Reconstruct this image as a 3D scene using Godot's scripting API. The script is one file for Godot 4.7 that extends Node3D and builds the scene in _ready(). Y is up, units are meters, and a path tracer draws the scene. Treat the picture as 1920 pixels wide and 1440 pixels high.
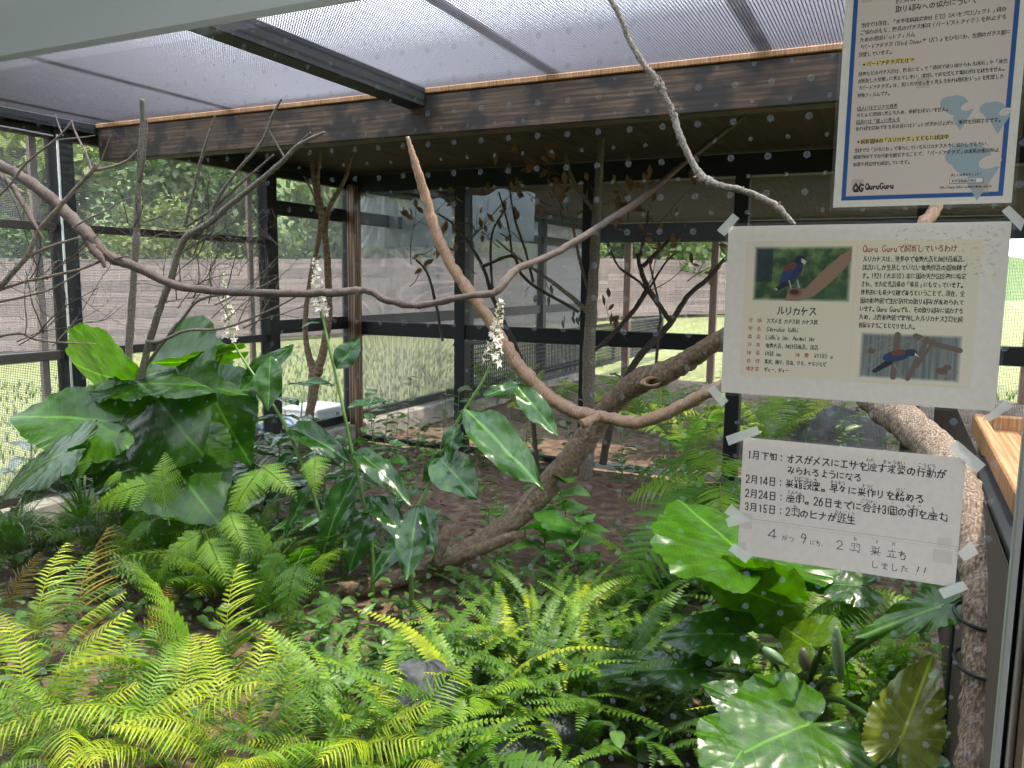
extends Node3D
# ---------------------------------------------------------------- helpers
const F := 1500.0            # focal length in photo pixels (1920 x 1440)
var cam: Camera3D
var used := {}
var rng := RandomNumberGenerator.new()
var M := {}
var shared := {}

class MB:
	var v := PackedVector3Array()
	var uv := PackedVector2Array()
	var c := PackedColorArray()
	var i := PackedInt32Array()
	var n := PackedVector3Array()      # filled only by flat shapes
	func add(p: Vector3, t := Vector2.ZERO, col := Color.WHITE) -> int:
		v.append(p); uv.append(t); c.append(col)
		return v.size() - 1
	func tri(a: int, b: int, d: int) -> void:
		i.append(a); i.append(b); i.append(d)
	func quad(a: int, b: int, d: int, e: int) -> void:
		i.append(a); i.append(b); i.append(d); i.append(a); i.append(d); i.append(e)
	func face(p: Array, col := Color.WHITE) -> void:      # flat polygon of its own vertices, front seen clockwise
		var a := v.size()
		for k in p.size():
			add(p[k], Vector2(p[k].x, p[k].y), col)
		for k in range(1, p.size() - 1):
			tri(a, a + k, a + k + 1)
	func box(lo: Vector3, hi: Vector3, ch := 0.0, col := Color.WHITE) -> void:
		var m := (lo + hi) * 0.5
		var h := (hi - lo) * 0.5
		bar(Transform3D(Basis(Vector3(h.x, 0, 0), Vector3(0, h.y, 0), Vector3(0, 0, h.z)), m), ch, col)
	func bar(t: Transform3D, ch := 0.0, col := Color.WHITE) -> void:      # unit box (-1..1) through t, chamfered by ch metres
		var s := t.basis.get_scale()
		var q := Vector3(1.0 - ch / maxf(s.x, 1e-5), 1.0 - ch / maxf(s.y, 1e-5), 1.0 - ch / maxf(s.z, 1e-5))
		var ax := [Vector3(1, 0, 0), Vector3(0, 1, 0), Vector3(0, 0, 1)]
		for a in 3:
			for sg in [-1.0, 1.0]:
				var nn: Vector3 = ax[a] * sg
				var u: Vector3 = ax[(a + 1) % 3]
				var w: Vector3 = ax[(a + 2) % 3]
				var uu: Vector3 = u * q[(a + 1) % 3]
				var ww: Vector3 = w * q[(a + 2) % 3]
				var ps := [t * (nn - uu - ww), t * (nn - uu + ww), t * (nn + uu + ww), t * (nn + uu - ww)]
				if sg < 0: ps.reverse()
				face(ps, col)
		if ch <= 0.0: return
		for a in 3:
			var u: Vector3 = ax[(a + 1) % 3]
			var w: Vector3 = ax[(a + 2) % 3]
			for su in [-1.0, 1.0]:
				for sw in [-1.0, 1.0]:
					var e1: Vector3 = u * su + w * sw * q[(a + 2) % 3]
					var e2: Vector3 = u * su * q[(a + 1) % 3] + w * sw
					var al: Vector3 = ax[a] * q[a]
					var ps := [t * (e1 - al), t * (e1 + al), t * (e2 + al), t * (e2 - al)]
					if su * sw < 0: ps.reverse()
					face(ps, col)
		for sx in [-1.0, 1.0]:
			for sy in [-1.0, 1.0]:
				for sz in [-1.0, 1.0]:
					var ps := [t * Vector3(sx, sy * q.y, sz * q.z), t * Vector3(sx * q.x, sy * q.y, sz), t * Vector3(sx * q.x, sy, sz * q.z)]
					if sx * sy * sz < 0: ps.reverse()
					face(ps, col)
	func tube(p: PackedVector3Array, r: PackedFloat32Array, sides := 8, col := Color.WHITE, cap := true) -> void:
		var prev := Vector3.UP
		var base := v.size()
		var along := 0.0
		for k in p.size():
			var d: Vector3 = (p[mini(k + 1, p.size() - 1)] - p[maxi(k - 1, 0)]).normalized()
			var e := prev - d * prev.dot(d)
			if e.length() < 0.05: e = Vector3.RIGHT - d * d.x
			if e.length() < 0.05: e = Vector3.BACK - d * d.z
			e = e.normalized()
			prev = e
			var f := d.cross(e)
			if k > 0: along += p[k].distance_to(p[k - 1])
			for s in sides + 1:
				var a := TAU * s / sides
				add(p[k] + (e * cos(a) + f * sin(a)) * r[k], Vector2(float(s) / sides, along), col)
		var w := sides + 1
		for k in p.size() - 1:
			for s in sides:
				var a := base + k * w + s
				quad(a, a + 1, a + w + 1, a + w)
		if cap:
			for q in [0, p.size() - 1]:
				var m := add(p[q], Vector2(0.5, 0.5), col)
				for s in sides:
					var a: int = base + q * w + s
					if q == 0: tri(m, a + 1, a)
					else: tri(m, a, a + 1)
	func grid(nu: int, nv: int, base: int) -> void:       # (nu+1) x (nv+1) vertices laid row by row from base
		for a in nv:
			for b in nu:
				var k := base + a * (nu + 1) + b
				quad(k, k + nu + 1, k + nu + 2, k + 1)
	func commit(smooth := true) -> ArrayMesh:
		var nn := PackedVector3Array()
		nn.resize(v.size())
		for k in range(0, i.size(), 3):
			var a := v[i[k]]
			var fn := (v[i[k + 2]] - a).cross(v[i[k + 1]] - a)
			nn[i[k]] += fn; nn[i[k + 1]] += fn; nn[i[k + 2]] += fn
		for k in nn.size():
			nn[k] = nn[k].normalized() if nn[k].length_squared() > 0.0 else Vector3.UP
		var arr := []
		arr.resize(Mesh.ARRAY_MAX)
		arr[Mesh.ARRAY_VERTEX] = v; arr[Mesh.ARRAY_NORMAL] = nn; arr[Mesh.ARRAY_TEX_UV] = uv; arr[Mesh.ARRAY_COLOR] = c; arr[Mesh.ARRAY_INDEX] = i
		var m := ArrayMesh.new()
		m.add_surface_from_arrays(Mesh.PRIMITIVE_TRIANGLES, arr)
		return m

# pixel of the photograph -> direction; the distance comes from the plane that the thing stands on or in
func ray(px: float, py: float) -> Vector3:
	return cam.basis * Vector3((px - 960.0) / F, (720.0 - py) / F, -1.0)
func pz(px: float, py: float, z: float) -> Vector3:
	var d := ray(px, py)
	return cam.position + d * ((z - cam.position.z) / d.z)
func px_(px: float, py: float, x: float) -> Vector3:
	var d := ray(px, py)
	return cam.position + d * ((x - cam.position.x) / d.x)
func pg(px: float, py: float, y := 0.0) -> Vector3:
	var d := ray(px, py)
	return cam.position + d * ((y - cam.position.y) / d.y)

func numbered(called: String) -> String:
	used[called] = used.get(called, -1) + 1
	return called if used[called] == 0 else "%s_%03d" % [called, used[called]]
func tag(o: Node, label: String, category: String, group := "") -> void:
	o.set_meta("label", label); o.set_meta("category", category)
	if group: o.set_meta("group", group)
func thing(called: String, label: String, category: String, at := Vector3.ZERO, group := "") -> Node3D:
	var o := Node3D.new()
	o.name = numbered(called)
	add_child(o)
	o.position = at
	tag(o, label, category, group)
	return o
func part(parent: Node, called: String, mesh: Mesh, m: Material, t := Transform3D.IDENTITY, kind := "") -> MeshInstance3D:
	var o := MeshInstance3D.new()
	o.name = called
	o.mesh = mesh
	o.material_override = m
	o.transform = t
	o.cast_shadow = GeometryInstance3D.SHADOW_CASTING_SETTING_ON
	parent.add_child(o, true)
	if kind: o.set_meta("kind", kind)
	return o
func solo(called: String, mesh: Mesh, m: Material, label: String, category: String, at := Vector3.ZERO, group := "") -> MeshInstance3D:
	var o := part(self, numbered(called), mesh, m, Transform3D(Basis.IDENTITY, at))
	tag(o, label, category, group)
	return o
func struct(called: String, mesh: Mesh, m: Material, at := Vector3.ZERO) -> MeshInstance3D:
	return part(self, called, mesh, m, Transform3D(Basis.IDENTITY, at), "structure")
func boxmesh(size: Vector3, ch := 0.0) -> ArrayMesh:
	var key := "box%s%s" % [size, ch]
	if not shared.has(key):
		var b := MB.new()
		b.box(-size * 0.5, size * 0.5, ch)
		shared[key] = b.commit()
	return shared[key]
func boxpart(parent: Node, called: String, lo: Vector3, hi: Vector3, m: Material, ch := 0.004) -> MeshInstance3D:
	return part(parent, called, boxmesh(hi - lo, ch), m, Transform3D(Basis.IDENTITY, (lo + hi) * 0.5 - (parent.position if parent != self else Vector3.ZERO)))
func barbetween(parent: Node, called: String, a: Vector3, b: Vector3, w: float, h: float, m: Material, ch := 0.003) -> MeshInstance3D:
	var d := b - a
	var y := d.normalized()
	var x := y.cross(Vector3.UP)
	if x.length() < 0.01: x = Vector3.RIGHT
	x = x.normalized()
	return part(parent, called, boxmesh(Vector3(w, d.length(), h), ch), m, Transform3D(Basis(x, y, x.cross(y)), (a + b) * 0.5 - parent.position))

func catmull(p: Array, per: int) -> PackedVector3Array:
	var out := PackedVector3Array()
	for k in p.size() - 1:
		var a: Vector3 = p[maxi(k - 1, 0)]
		var b: Vector3 = p[k]
		var c: Vector3 = p[k + 1]
		var d: Vector3 = p[mini(k + 2, p.size() - 1)]
		for s in per:
			out.append(b.cubic_interpolate(c, a, d, float(s) / per))
	out.append(p[-1])
	return out

# ---------------------------------------------------------------- materials
func lin(r: float, g: float, b: float, a := 1.0) -> Color:
	var c := Color(r, g, b).linear_to_srgb()
	c.a = a
	return c
func noise(freq: float, octaves := 4, sd := 1, type := FastNoiseLite.TYPE_SIMPLEX_SMOOTH) -> FastNoiseLite:
	var n := FastNoiseLite.new()
	n.seed = sd
	n.frequency = freq
	n.noise_type = type
	n.fractal_octaves = octaves
	return n
func tile_tex(freq: float, octaves: int, sd: int, ramp: Array, size := 512, stretch := Vector2.ONE, blotch := 0.0) -> ImageTexture:
	# seamless coloured noise: ramp = [[offset, linear colour], ...]
	var n := noise(freq, octaves, sd)
	var im := Image.create(size, size, false, Image.FORMAT_RGBA8)
	var g := Gradient.new()
	g.offsets = PackedFloat32Array(ramp.map(func(r): return r[0]))
	g.colors = PackedColorArray(ramp.map(func(r): return r[1].linear_to_srgb()))
	var per := 1.0 / (size * 1.0)
	var n2 := noise(0.03, 3, sd + 5)
	for y in size:
		for x in size:
			var fx := x * per
			var fy := y * per
			var sx := x * stretch.x
			var sy := y * stretch.y
			var w := size * stretch.x
			var h := size * stretch.y
			var k := n.get_noise_2d(sx, sy) * (1 - fx) * (1 - fy) + n.get_noise_2d(sx - w, sy) * fx * (1 - fy) + n.get_noise_2d(sx, sy - h) * (1 - fx) * fy + n.get_noise_2d(sx - w, sy - h) * fx * fy
			var q := g.sample(clampf(k * 0.9 + 0.5, 0, 1))
			if blotch > 0.0:
				var w1 := sin(fx * TAU) * 40.0
				var w2 := cos(fx * TAU) * 40.0
				var bl := 1.0 - blotch * smoothstep(-0.15, 0.35, n2.get_noise_3d(w1, w2, sin(fy * TAU) * 22.0))
				q = Color(q.r * bl, q.g * bl, q.b * bl)
			im.set_pixel(x, y, q)
	return ImageTexture.create_from_image(im)
func mat(called: String, col: Color, rough := 0.7) -> StandardMaterial3D:
	var m := StandardMaterial3D.new()
	m.resource_name = called
	m.albedo_color = col
	m.roughness = rough
	m.vertex_color_use_as_albedo = true
	M[called] = m
	return m
func texmat(called: String, tex: Texture2D, scale: Vector3, rough := 0.8, bump: Texture2D = null, depth := 0.0, world := false) -> StandardMaterial3D:
	var m := mat(called, Color.WHITE, rough)
	m.albedo_texture = tex
	m.uv1_triplanar = true
	m.uv1_world_triplanar = world
	m.uv1_scale = scale
	m.texture_filter = BaseMaterial3D.TEXTURE_FILTER_LINEAR_WITH_MIPMAPS
	if bump:
		m.heightmap_enabled = true
		m.heightmap_texture = bump
		m.heightmap_scale = depth
	return m
func leafmat(called: String, back: Color, rough := 0.32) -> StandardMaterial3D:
	var m := mat(called, Color.WHITE, rough)
	m.backlight_enabled = true
	m.backlight = back
	m.cull_mode = BaseMaterial3D.CULL_DISABLED
	return m

func _ready() -> void:
	rng.seed = 7
	# ------------------------------------------------ camera, sky, sun, exposure
	cam = Camera3D.new()
	cam.name = "camera"
	cam.basis = Basis(Vector3.UP, deg_to_rad(25.8)) * Basis(Vector3.RIGHT, deg_to_rad(-7.4)) * Basis(Vector3.BACK, deg_to_rad(0.67))
	cam.position = Vector3(0, 1.5, 1.205)
	cam.fov = rad_to_deg(2.0 * atan(720.0 / F))
	cam.near = 0.05
	cam.far = 400.0
	add_child(cam)
	var we := WorldEnvironment.new()
	we.name = "world_environment"
	var env := Environment.new()
	env.background_mode = Environment.BG_SKY
	var sky := Sky.new()
	var sm := ProceduralSkyMaterial.new()
	sm.sky_top_color = Color(0.76, 0.81, 0.87)
	sm.sky_horizon_color = Color(0.94, 0.95, 0.95)
	sm.sky_curve = 0.2
	sm.ground_horizon_color = Color(0.6, 0.62, 0.55)
	sm.ground_bottom_color = Color(0.3, 0.3, 0.25)
	sm.sky_energy_multiplier = 1.9
	sky.sky_material = sm
	env.sky = sky
	env.tonemap_mode = Environment.TONE_MAPPER_LINEAR
	env.tonemap_exposure = 3.2
	env.sdfgi_enabled = true
	env.ssao_enabled = true
	env.ssil_enabled = true
	we.environment = env
	add_child(we)
	var sun := DirectionalLight3D.new()
	sun.name = "sun"
	sun.light_energy = 1.5
	sun.light_angular_distance = 1.5
	sun.light_color = Color(1.0, 0.96, 0.88)
	sun.shadow_enabled = true
	add_child(sun)
	sun.look_at_from_position(Vector3(0.28, 0.93, -0.16) * 30.0, Vector3.ZERO)
	make_materials()
	build_setting()
	build_aviary()
	build_outside()
	build_room()
	build_window()
	build_branches()
	build_plants()

func make_materials() -> void:
	var fine := tile_tex(0.05, 4, 3, [[0.0, Color(0.2, 0.2, 0.2)], [1.0, Color(1, 1, 1)]], 256)
	shared.fine = fine
	mat("black_steel", lin(0.016, 0.018, 0.02), 0.55).metallic_specular = 0.3
	mat("dark_rail", lin(0.022, 0.018, 0.016), 0.6)
	mat("wire", lin(0.022, 0.022, 0.022), 0.6)
	mat("roof_wire", lin(0.10, 0.09, 0.105), 0.4).metallic = 0.3
	mat("side_wire", lin(0.17, 0.17, 0.175), 0.6)
	mat("brown_wire", lin(0.10, 0.075, 0.065), 0.5)
	var grain := tile_tex(0.012, 5, 11, [[0.0, Color(0.022, 0.013, 0.008)], [0.45, Color(0.052, 0.03, 0.017)], [0.65, Color(0.09, 0.052, 0.028)], [1.0, Color(0.16, 0.09, 0.045)]], 512, Vector2(0.5, 6.0), 0.55)
	texmat("beam_wood", grain, Vector3(0.55, 1.6, 1.6), 0.65, grain, 0.15)
	texmat("roof_board", tile_tex(0.02, 4, 15, [[0.0, Color(0.05, 0.038, 0.03)], [1.0, Color(0.095, 0.072, 0.055)]], 128, Vector2(5, 0.5)), Vector3(1, 1, 1), 0.9).metallic_specular = 0.25
	texmat("post_wood", tile_tex(0.012, 5, 12, [[0.0, Color(0.02, 0.012, 0.008)], [0.45, Color(0.05, 0.028, 0.016)], [0.62, Color(0.26, 0.13, 0.06)], [1.0, Color(0.36, 0.2, 0.1)]], 256, Vector2(6.0, 0.3)), Vector3(2.5, 0.8, 2.5), 0.6)
	texmat("tray_wood", tile_tex(0.012, 4, 13, [[0.0, Color(0.16, 0.07, 0.025)], [0.5, Color(0.34, 0.17, 0.07)], [1.0, Color(0.5, 0.3, 0.15)]], 256, Vector2(6.0, 0.4)), Vector3(4, 3, 1.2), 0.6)
	texmat("batten_wood", tile_tex(0.02, 4, 14, [[0.0, Color(0.16, 0.1, 0.07)], [1.0, Color(0.34, 0.22, 0.17)]], 128, Vector2(5, 0.5)), Vector3(3, 1, 3), 0.8)
	for k in 3:
		var t: float = [0.8, 1.0, 1.25][k]
		texmat("slat_wood_%d" % k, tile_tex(0.02, 4, 20 + k, [[0.0, Color(0.075, 0.052, 0.045) * t], [1.0, Color(0.22, 0.165, 0.145) * t]], 128, Vector2(0.6, 6)), Vector3(0.5, 4, 0.5), 0.85)
	var concrete := tile_tex(0.03, 5, 30, [[0.0, Color(0.2, 0.18, 0.15)], [0.5, Color(0.33, 0.31, 0.27)], [1.0, Color(0.45, 0.42, 0.37)]], 256)
	texmat("concrete", concrete, Vector3(0.8, 0.8, 0.8), 0.9, fine, 0.2, true)
	var soil := tile_tex(0.02, 6, 31, [[0.0, Color(0.045, 0.025, 0.015)], [0.45, Color(0.12, 0.07, 0.042)], [0.7, Color(0.2, 0.125, 0.08)], [1.0, Color(0.28, 0.2, 0.14)]], 512)
	texmat("soil", soil, Vector3(0.9, 0.9, 0.9), 0.95, soil, 2.0, true)
	var lawn := tile_tex(0.03, 5, 32, [[0.0, Color(0.06, 0.075, 0.014)], [0.5, Color(0.125, 0.135, 0.035)], [1.0, Color(0.21, 0.19, 0.085)]], 512)
	texmat("lawn", lawn, Vector3(0.35, 0.35, 0.35), 0.95, lawn, 3.0, true)
	texmat("rock", tile_tex(0.03, 5, 33, [[0.0, Color(0.03, 0.032, 0.034)], [0.6, Color(0.07, 0.073, 0.076)], [1.0, Color(0.13, 0.13, 0.125)]], 256), Vector3(2, 2, 2), 0.75, fine, 0.6)
	# barks
	var b1 := tile_tex(0.03, 5, 40, [[0.0, Color(0.03, 0.02, 0.017)], [0.5, Color(0.085, 0.058, 0.047)], [1.0, Color(0.2, 0.15, 0.125)]], 512, Vector2(3.0, 0.7))
	texmat("perch_bark", b1, Vector3(7, 3.5, 7), 0.8, b1, 1.0)
	var b2 := tile_tex(0.03, 5, 41, [[0.0, Color(0.14, 0.075, 0.045)], [0.45, Color(0.33, 0.19, 0.12)], [0.75, Color(0.47, 0.31, 0.21)], [1.0, Color(0.56, 0.42, 0.32)]], 512, Vector2(2.2, 0.8))
	texmat("tan_bark", b2, Vector3(6, 3, 6), 0.75, b2, 0.8)
	var b3 := tile_tex(0.025, 6, 42, [[0.0, Color(0.04, 0.024, 0.015)], [0.4, Color(0.12, 0.075, 0.045)], [0.65, Color(0.2, 0.135, 0.085)], [0.88, Color(0.27, 0.22, 0.15)], [1.0, Color(0.4, 0.38, 0.3)]], 512)
	texmat("log_bark", b3, Vector3(3.0, 3.0, 3.0), 0.85, b3, 0.5)
	var b4 := tile_tex(0.035, 5, 43, [[0.0, Color(0.04, 0.022, 0.015)], [0.42, Color(0.13, 0.08, 0.052)], [0.62, Color(0.27, 0.2, 0.145)], [1.0, Color(0.46, 0.4, 0.31)]], 512, Vector2(1.3, 0.75))
	texmat("rough_bark", b4, Vector3(5.0, 3.2, 5.0), 0.9, b4, 1.3)
	var b5 := tile_tex(0.035, 5, 44, [[0.0, Color(0.035, 0.026, 0.02)], [0.5, Color(0.12, 0.095, 0.075)], [0.68, Color(0.22, 0.2, 0.16)], [1.0, Color(0.42, 0.41, 0.34)]], 512)
	texmat("lichen_bark", b5, Vector3(8, 5, 8), 0.85, b5, 0.5)
	texmat("twig_bark", tile_tex(0.05, 4, 45, [[0.0, Color(0.07, 0.05, 0.038)], [1.0, Color(0.26, 0.21, 0.17)]], 128), Vector3(8, 8, 8), 0.85)
	texmat("dark_twig", tile_tex(0.05, 4, 46, [[0.0, Color(0.02, 0.015, 0.012)], [1.0, Color(0.11, 0.085, 0.065)]], 128), Vector3(8, 8, 8), 0.85)
	# leaves: vertex colours carry the leaf's own colour
	leafmat("taro_leaf", Color(0.75, 1.0, 0.08), 0.27)
	leafmat("ginger_leaf", Color(0.5, 0.85, 0.12), 0.20)
	leafmat("fern_leaf", Color(0.7, 0.95, 0.08), 0.48)
	leafmat("small_leaf", Color(0.5, 0.8, 0.15), 0.34)
	leafmat("far_leaf", Color(0.6, 0.8, 0.15), 0.6)
	leafmat("dry_leaf", Color(0.4, 0.25, 0.1), 0.8)
	leafmat("petal", Color(0.7, 0.7, 0.65), 0.6)
	for q in [["taro_leaf", 0], ["ginger_leaf", 1]]:
		var lt: Array = vein_texture(q[1])
		var lm: StandardMaterial3D = M[q[0]]
		lm.albedo_texture = lt[0]
		lm.heightmap_enabled = true
		lm.heightmap_texture = lt[1]
		lm.heightmap_scale = 0.05
		lm.metallic_specular = 0.55
		lm.texture_repeat = false
	mat("stem_green", Color.WHITE, 0.45)
	# room and window
	mat("room_paint", lin(0.42, 0.43, 0.42), 0.7)
	var hp := mat("header_paint", lin(0.72, 0.76, 0.77), 0.8)
	hp.backlight_enabled = true
	hp.backlight = Color(0.45, 0.47, 0.47)
	mat("hem_paint", lin(0.62, 0.66, 0.67), 0.7)
	texmat("room_wall", tile_tex(0.02, 3, 50, [[0.0, Color(0.022, 0.018, 0.014)], [1.0, Color(0.036, 0.03, 0.024)]], 128), Vector3(1, 1, 1), 0.8)
	mat("column_paint", lin(0.34, 0.24, 0.165), 0.45)
	mat("aluminium", lin(0.62, 0.63, 0.62), 0.35).metallic = 0.5
	texmat("room_floor", tile_tex(0.02, 4, 51, [[0.0, Color(0.06, 0.042, 0.03)], [1.0, Color(0.11, 0.08, 0.055)]], 128), Vector3(1, 1, 1), 0.5, null, 0, true)
	var g := mat("glass", Color(0.2, 0.24, 0.23, 0.01), 0.0)
	g.transparency = BaseMaterial3D.TRANSPARENCY_ALPHA
	g.vertex_color_use_as_albedo = false
	var d := mat("dot_film", Color(0.8, 0.86, 0.92, 0.2), 0.5)
	d.transparency = BaseMaterial3D.TRANSPARENCY_ALPHA
	var v := mat("vinyl", Color(0.42, 0.45, 0.45, 0.8), 0.5)
	v.transparency = BaseMaterial3D.TRANSPARENCY_ALPHA
	v.cull_mode = BaseMaterial3D.CULL_DISABLED

func vein_texture(type: int) -> Array:
	# veins of a leaf over x -0.85..0.85 (taro) or -0.4..0.4, y -0.7..1.05 or 0..1: tint and relief
	var n := 512
	var c := Image.create(n, n, false, Image.FORMAT_RGB8)
	var h := Image.create(n, n, false, Image.FORMAT_RGB8)
	var nz := noise(0.02, 4, 17)
	for py in n:
		for px in n:
			var u := (px + 0.5) / n
			var w := (py + 0.5) / n
			var k := nz.get_noise_2d(px, py)
			var v := 0.0
			var relief := 0.5
			if type == 0:
				var x := absf(u - 0.5) * 1.7
				var y := w * 1.75 - 0.7
				var mid := smoothstep(0.020, 0.006, x) * smoothstep(-0.05, 0.02, y)
				var q := 0.0
				if y > x * 0.35 - 0.02: q = (y - 0.62 * x + 0.20 * x * x) * 7.0     # veins ahead of the stalk
				else: q = atan2(x, -y + 0.001) * 2.6                                 # veins fanning into the lobes
				var f := fposmod(q + 0.05 * k, 1.0)
				var dv := minf(f, 1.0 - f) / 7.0
				v = maxf(mid, smoothstep(0.008, 0.002, dv) * (0.42 if y > x * 0.35 - 0.02 else 0.14))
				var f2 := fposmod((x * 1.0 + y * 0.35 + 0.012 * k) * 34.0, 1.0)
				v = maxf(v, smoothstep(0.16, 0.05, minf(f2, 1.0 - f2)) * 0.16)
				relief = 0.35 + 0.5 * sin(f * PI) * smoothstep(-0.05, 0.12, y) + 0.08 * k - 0.2 * v
			else:
				var x := absf(u - 0.5) * 0.8
				var mid := smoothstep(0.016, 0.005, x)
				var f := fposmod((w - 1.3 * x) * 46.0 + 0.3 * k, 1.0)
				v = maxf(mid, smoothstep(0.35, 0.1, minf(f, 1.0 - f)) * 0.28)
				relief = 0.45 + 0.35 * sin(f * PI) + 0.12 * k - 0.3 * mid
			var tone := 0.66 + 0.10 * k
			c.set_pixel(px, py, Color(lerpf(tone, 1.0, v), lerpf(tone, 1.0, v * 0.9), lerpf(tone, 1.0, v)))
			h.set_pixel(px, py, Color(relief, relief, relief))
	return [ImageTexture.create_from_image(c), ImageTexture.create_from_image(h)]

func build_setting() -> void:
	# soil floor of the aviary with shallow humps
	var nz := noise(0.5, 4, 5)
	var b := MB.new()
	var nx := 70
	var nk := 120
	for k in nk + 1:
		for j in nx + 1:
			var x := lerpf(-4.44, 2.35, float(j) / nx)
			var z := lerpf(-11.0, -0.02, float(k) / nk)
			b.add(Vector3(x, soil_y(x, z, nz), z), Vector2(x, z))
	b.grid(nx, nk, 0)
	shared.soil_noise = nz
	struct("ground", b.commit(), M.soil)
	# lawn round it, reaching to the horizon and rising a little towards the boundary fence
	b = MB.new()
	var steps := [-300, -120, -60, -40, -30, -24, -20, -16, -13, -10, -8, -6, -4.5, -3, 0, 3, 6, 10, 20, 40, 120, 300]
	for z in steps:
		for x in steps:
			b.add(Vector3(x, lawn_y(x, z), z), Vector2(x, z))
	b.grid(steps.size() - 1, steps.size() - 1, 0)
	struct("lawn", b.commit(), M.lawn)
	# wooded slope that closes the view beyond the fence
	b = MB.new()
	var fa := Vector3(-20.2, 0, -0.2)
	var fd := Vector3(7.9, 0, -14.6).normalized()
	var fo := Vector3(-14.6, 0, -7.9).normalized()
	var hn := noise(0.35, 5, 61)
	for k in 41:
		for j in 81:
			var q := fa + fd * lerpf(-40.0, 110.0, j / 80.0) + fo * (5.0 + 1.2 * k)
			b.add(Vector3(q.x, -0.3 + 11.5 * smoothstep(0.0, 40.0, k * 1.2) + hn.get_noise_2d(q.x, q.z) * 1.6 * minf(1.0, k * 0.2), q.z), Vector2(q.x, q.z))
	b.grid(80, 40, 0)
	struct("hill", b.commit(), texmat("hill_green", tile_tex(0.04, 5, 62, [[0.0, Color(0.02, 0.035, 0.008)], [0.5, Color(0.06, 0.095, 0.02)], [1.0, Color(0.14, 0.19, 0.04)]], 256), Vector3(0.4, 0.4, 0.4), 0.95, null, 0.0, true))

func soil_y(x: float, z: float, nz: FastNoiseLite) -> float:
	return nz.get_noise_2d(x * 2.0, z * 2.0) * 0.05 + nz.get_noise_2d(x * 9.0, z * 9.0) * 0.012
func ground_y(p: Vector3) -> float:
	return soil_y(p.x, p.z, shared.soil_noise)
func lawn_y(x: float, z: float) -> float:
	return -0.12 + 0.45 * smoothstep(6.0, 26.0, -z)

func wires(lo: Vector3, hi: Vector3, pitch: float, r: float) -> ArrayMesh:
	# square woven wire filling a flat box (one of its sides is 0): straight wires one way, wires just in front of them the other way
	var b := MB.new()
	var s := hi - lo
	var flat := 0 if s.x == 0 else (1 if s.y == 0 else 2)
	var ax := [Vector3.RIGHT, Vector3.UP, Vector3.BACK]
	for way in 2:
		var a: int = (flat + 1 + way) % 3
		var c: int = (flat + 2 - way) % 3
		var count := int(s[c] / pitch)
		var nn: Vector3 = ax[flat] * r * (1.0 if way else -1.0)
		var side: Vector3 = ax[c] * r
		var dep: Vector3 = ax[flat] * r
		for k in count:
			var p: Vector3 = lo + ax[c] * (k + 0.5) * s[c] / count + nn
			var q: Vector3 = p + ax[a] * s[a]
			var base := b.v.size()
			for e in [p, q]:
				for o in [side, dep, -side, -dep]:
					b.add(e + o)
			for m in 4:
				b.quad(base + m, base + (m + 1) % 4, base + 4 + (m + 1) % 4, base + 4 + m)
	return b.commit()

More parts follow.
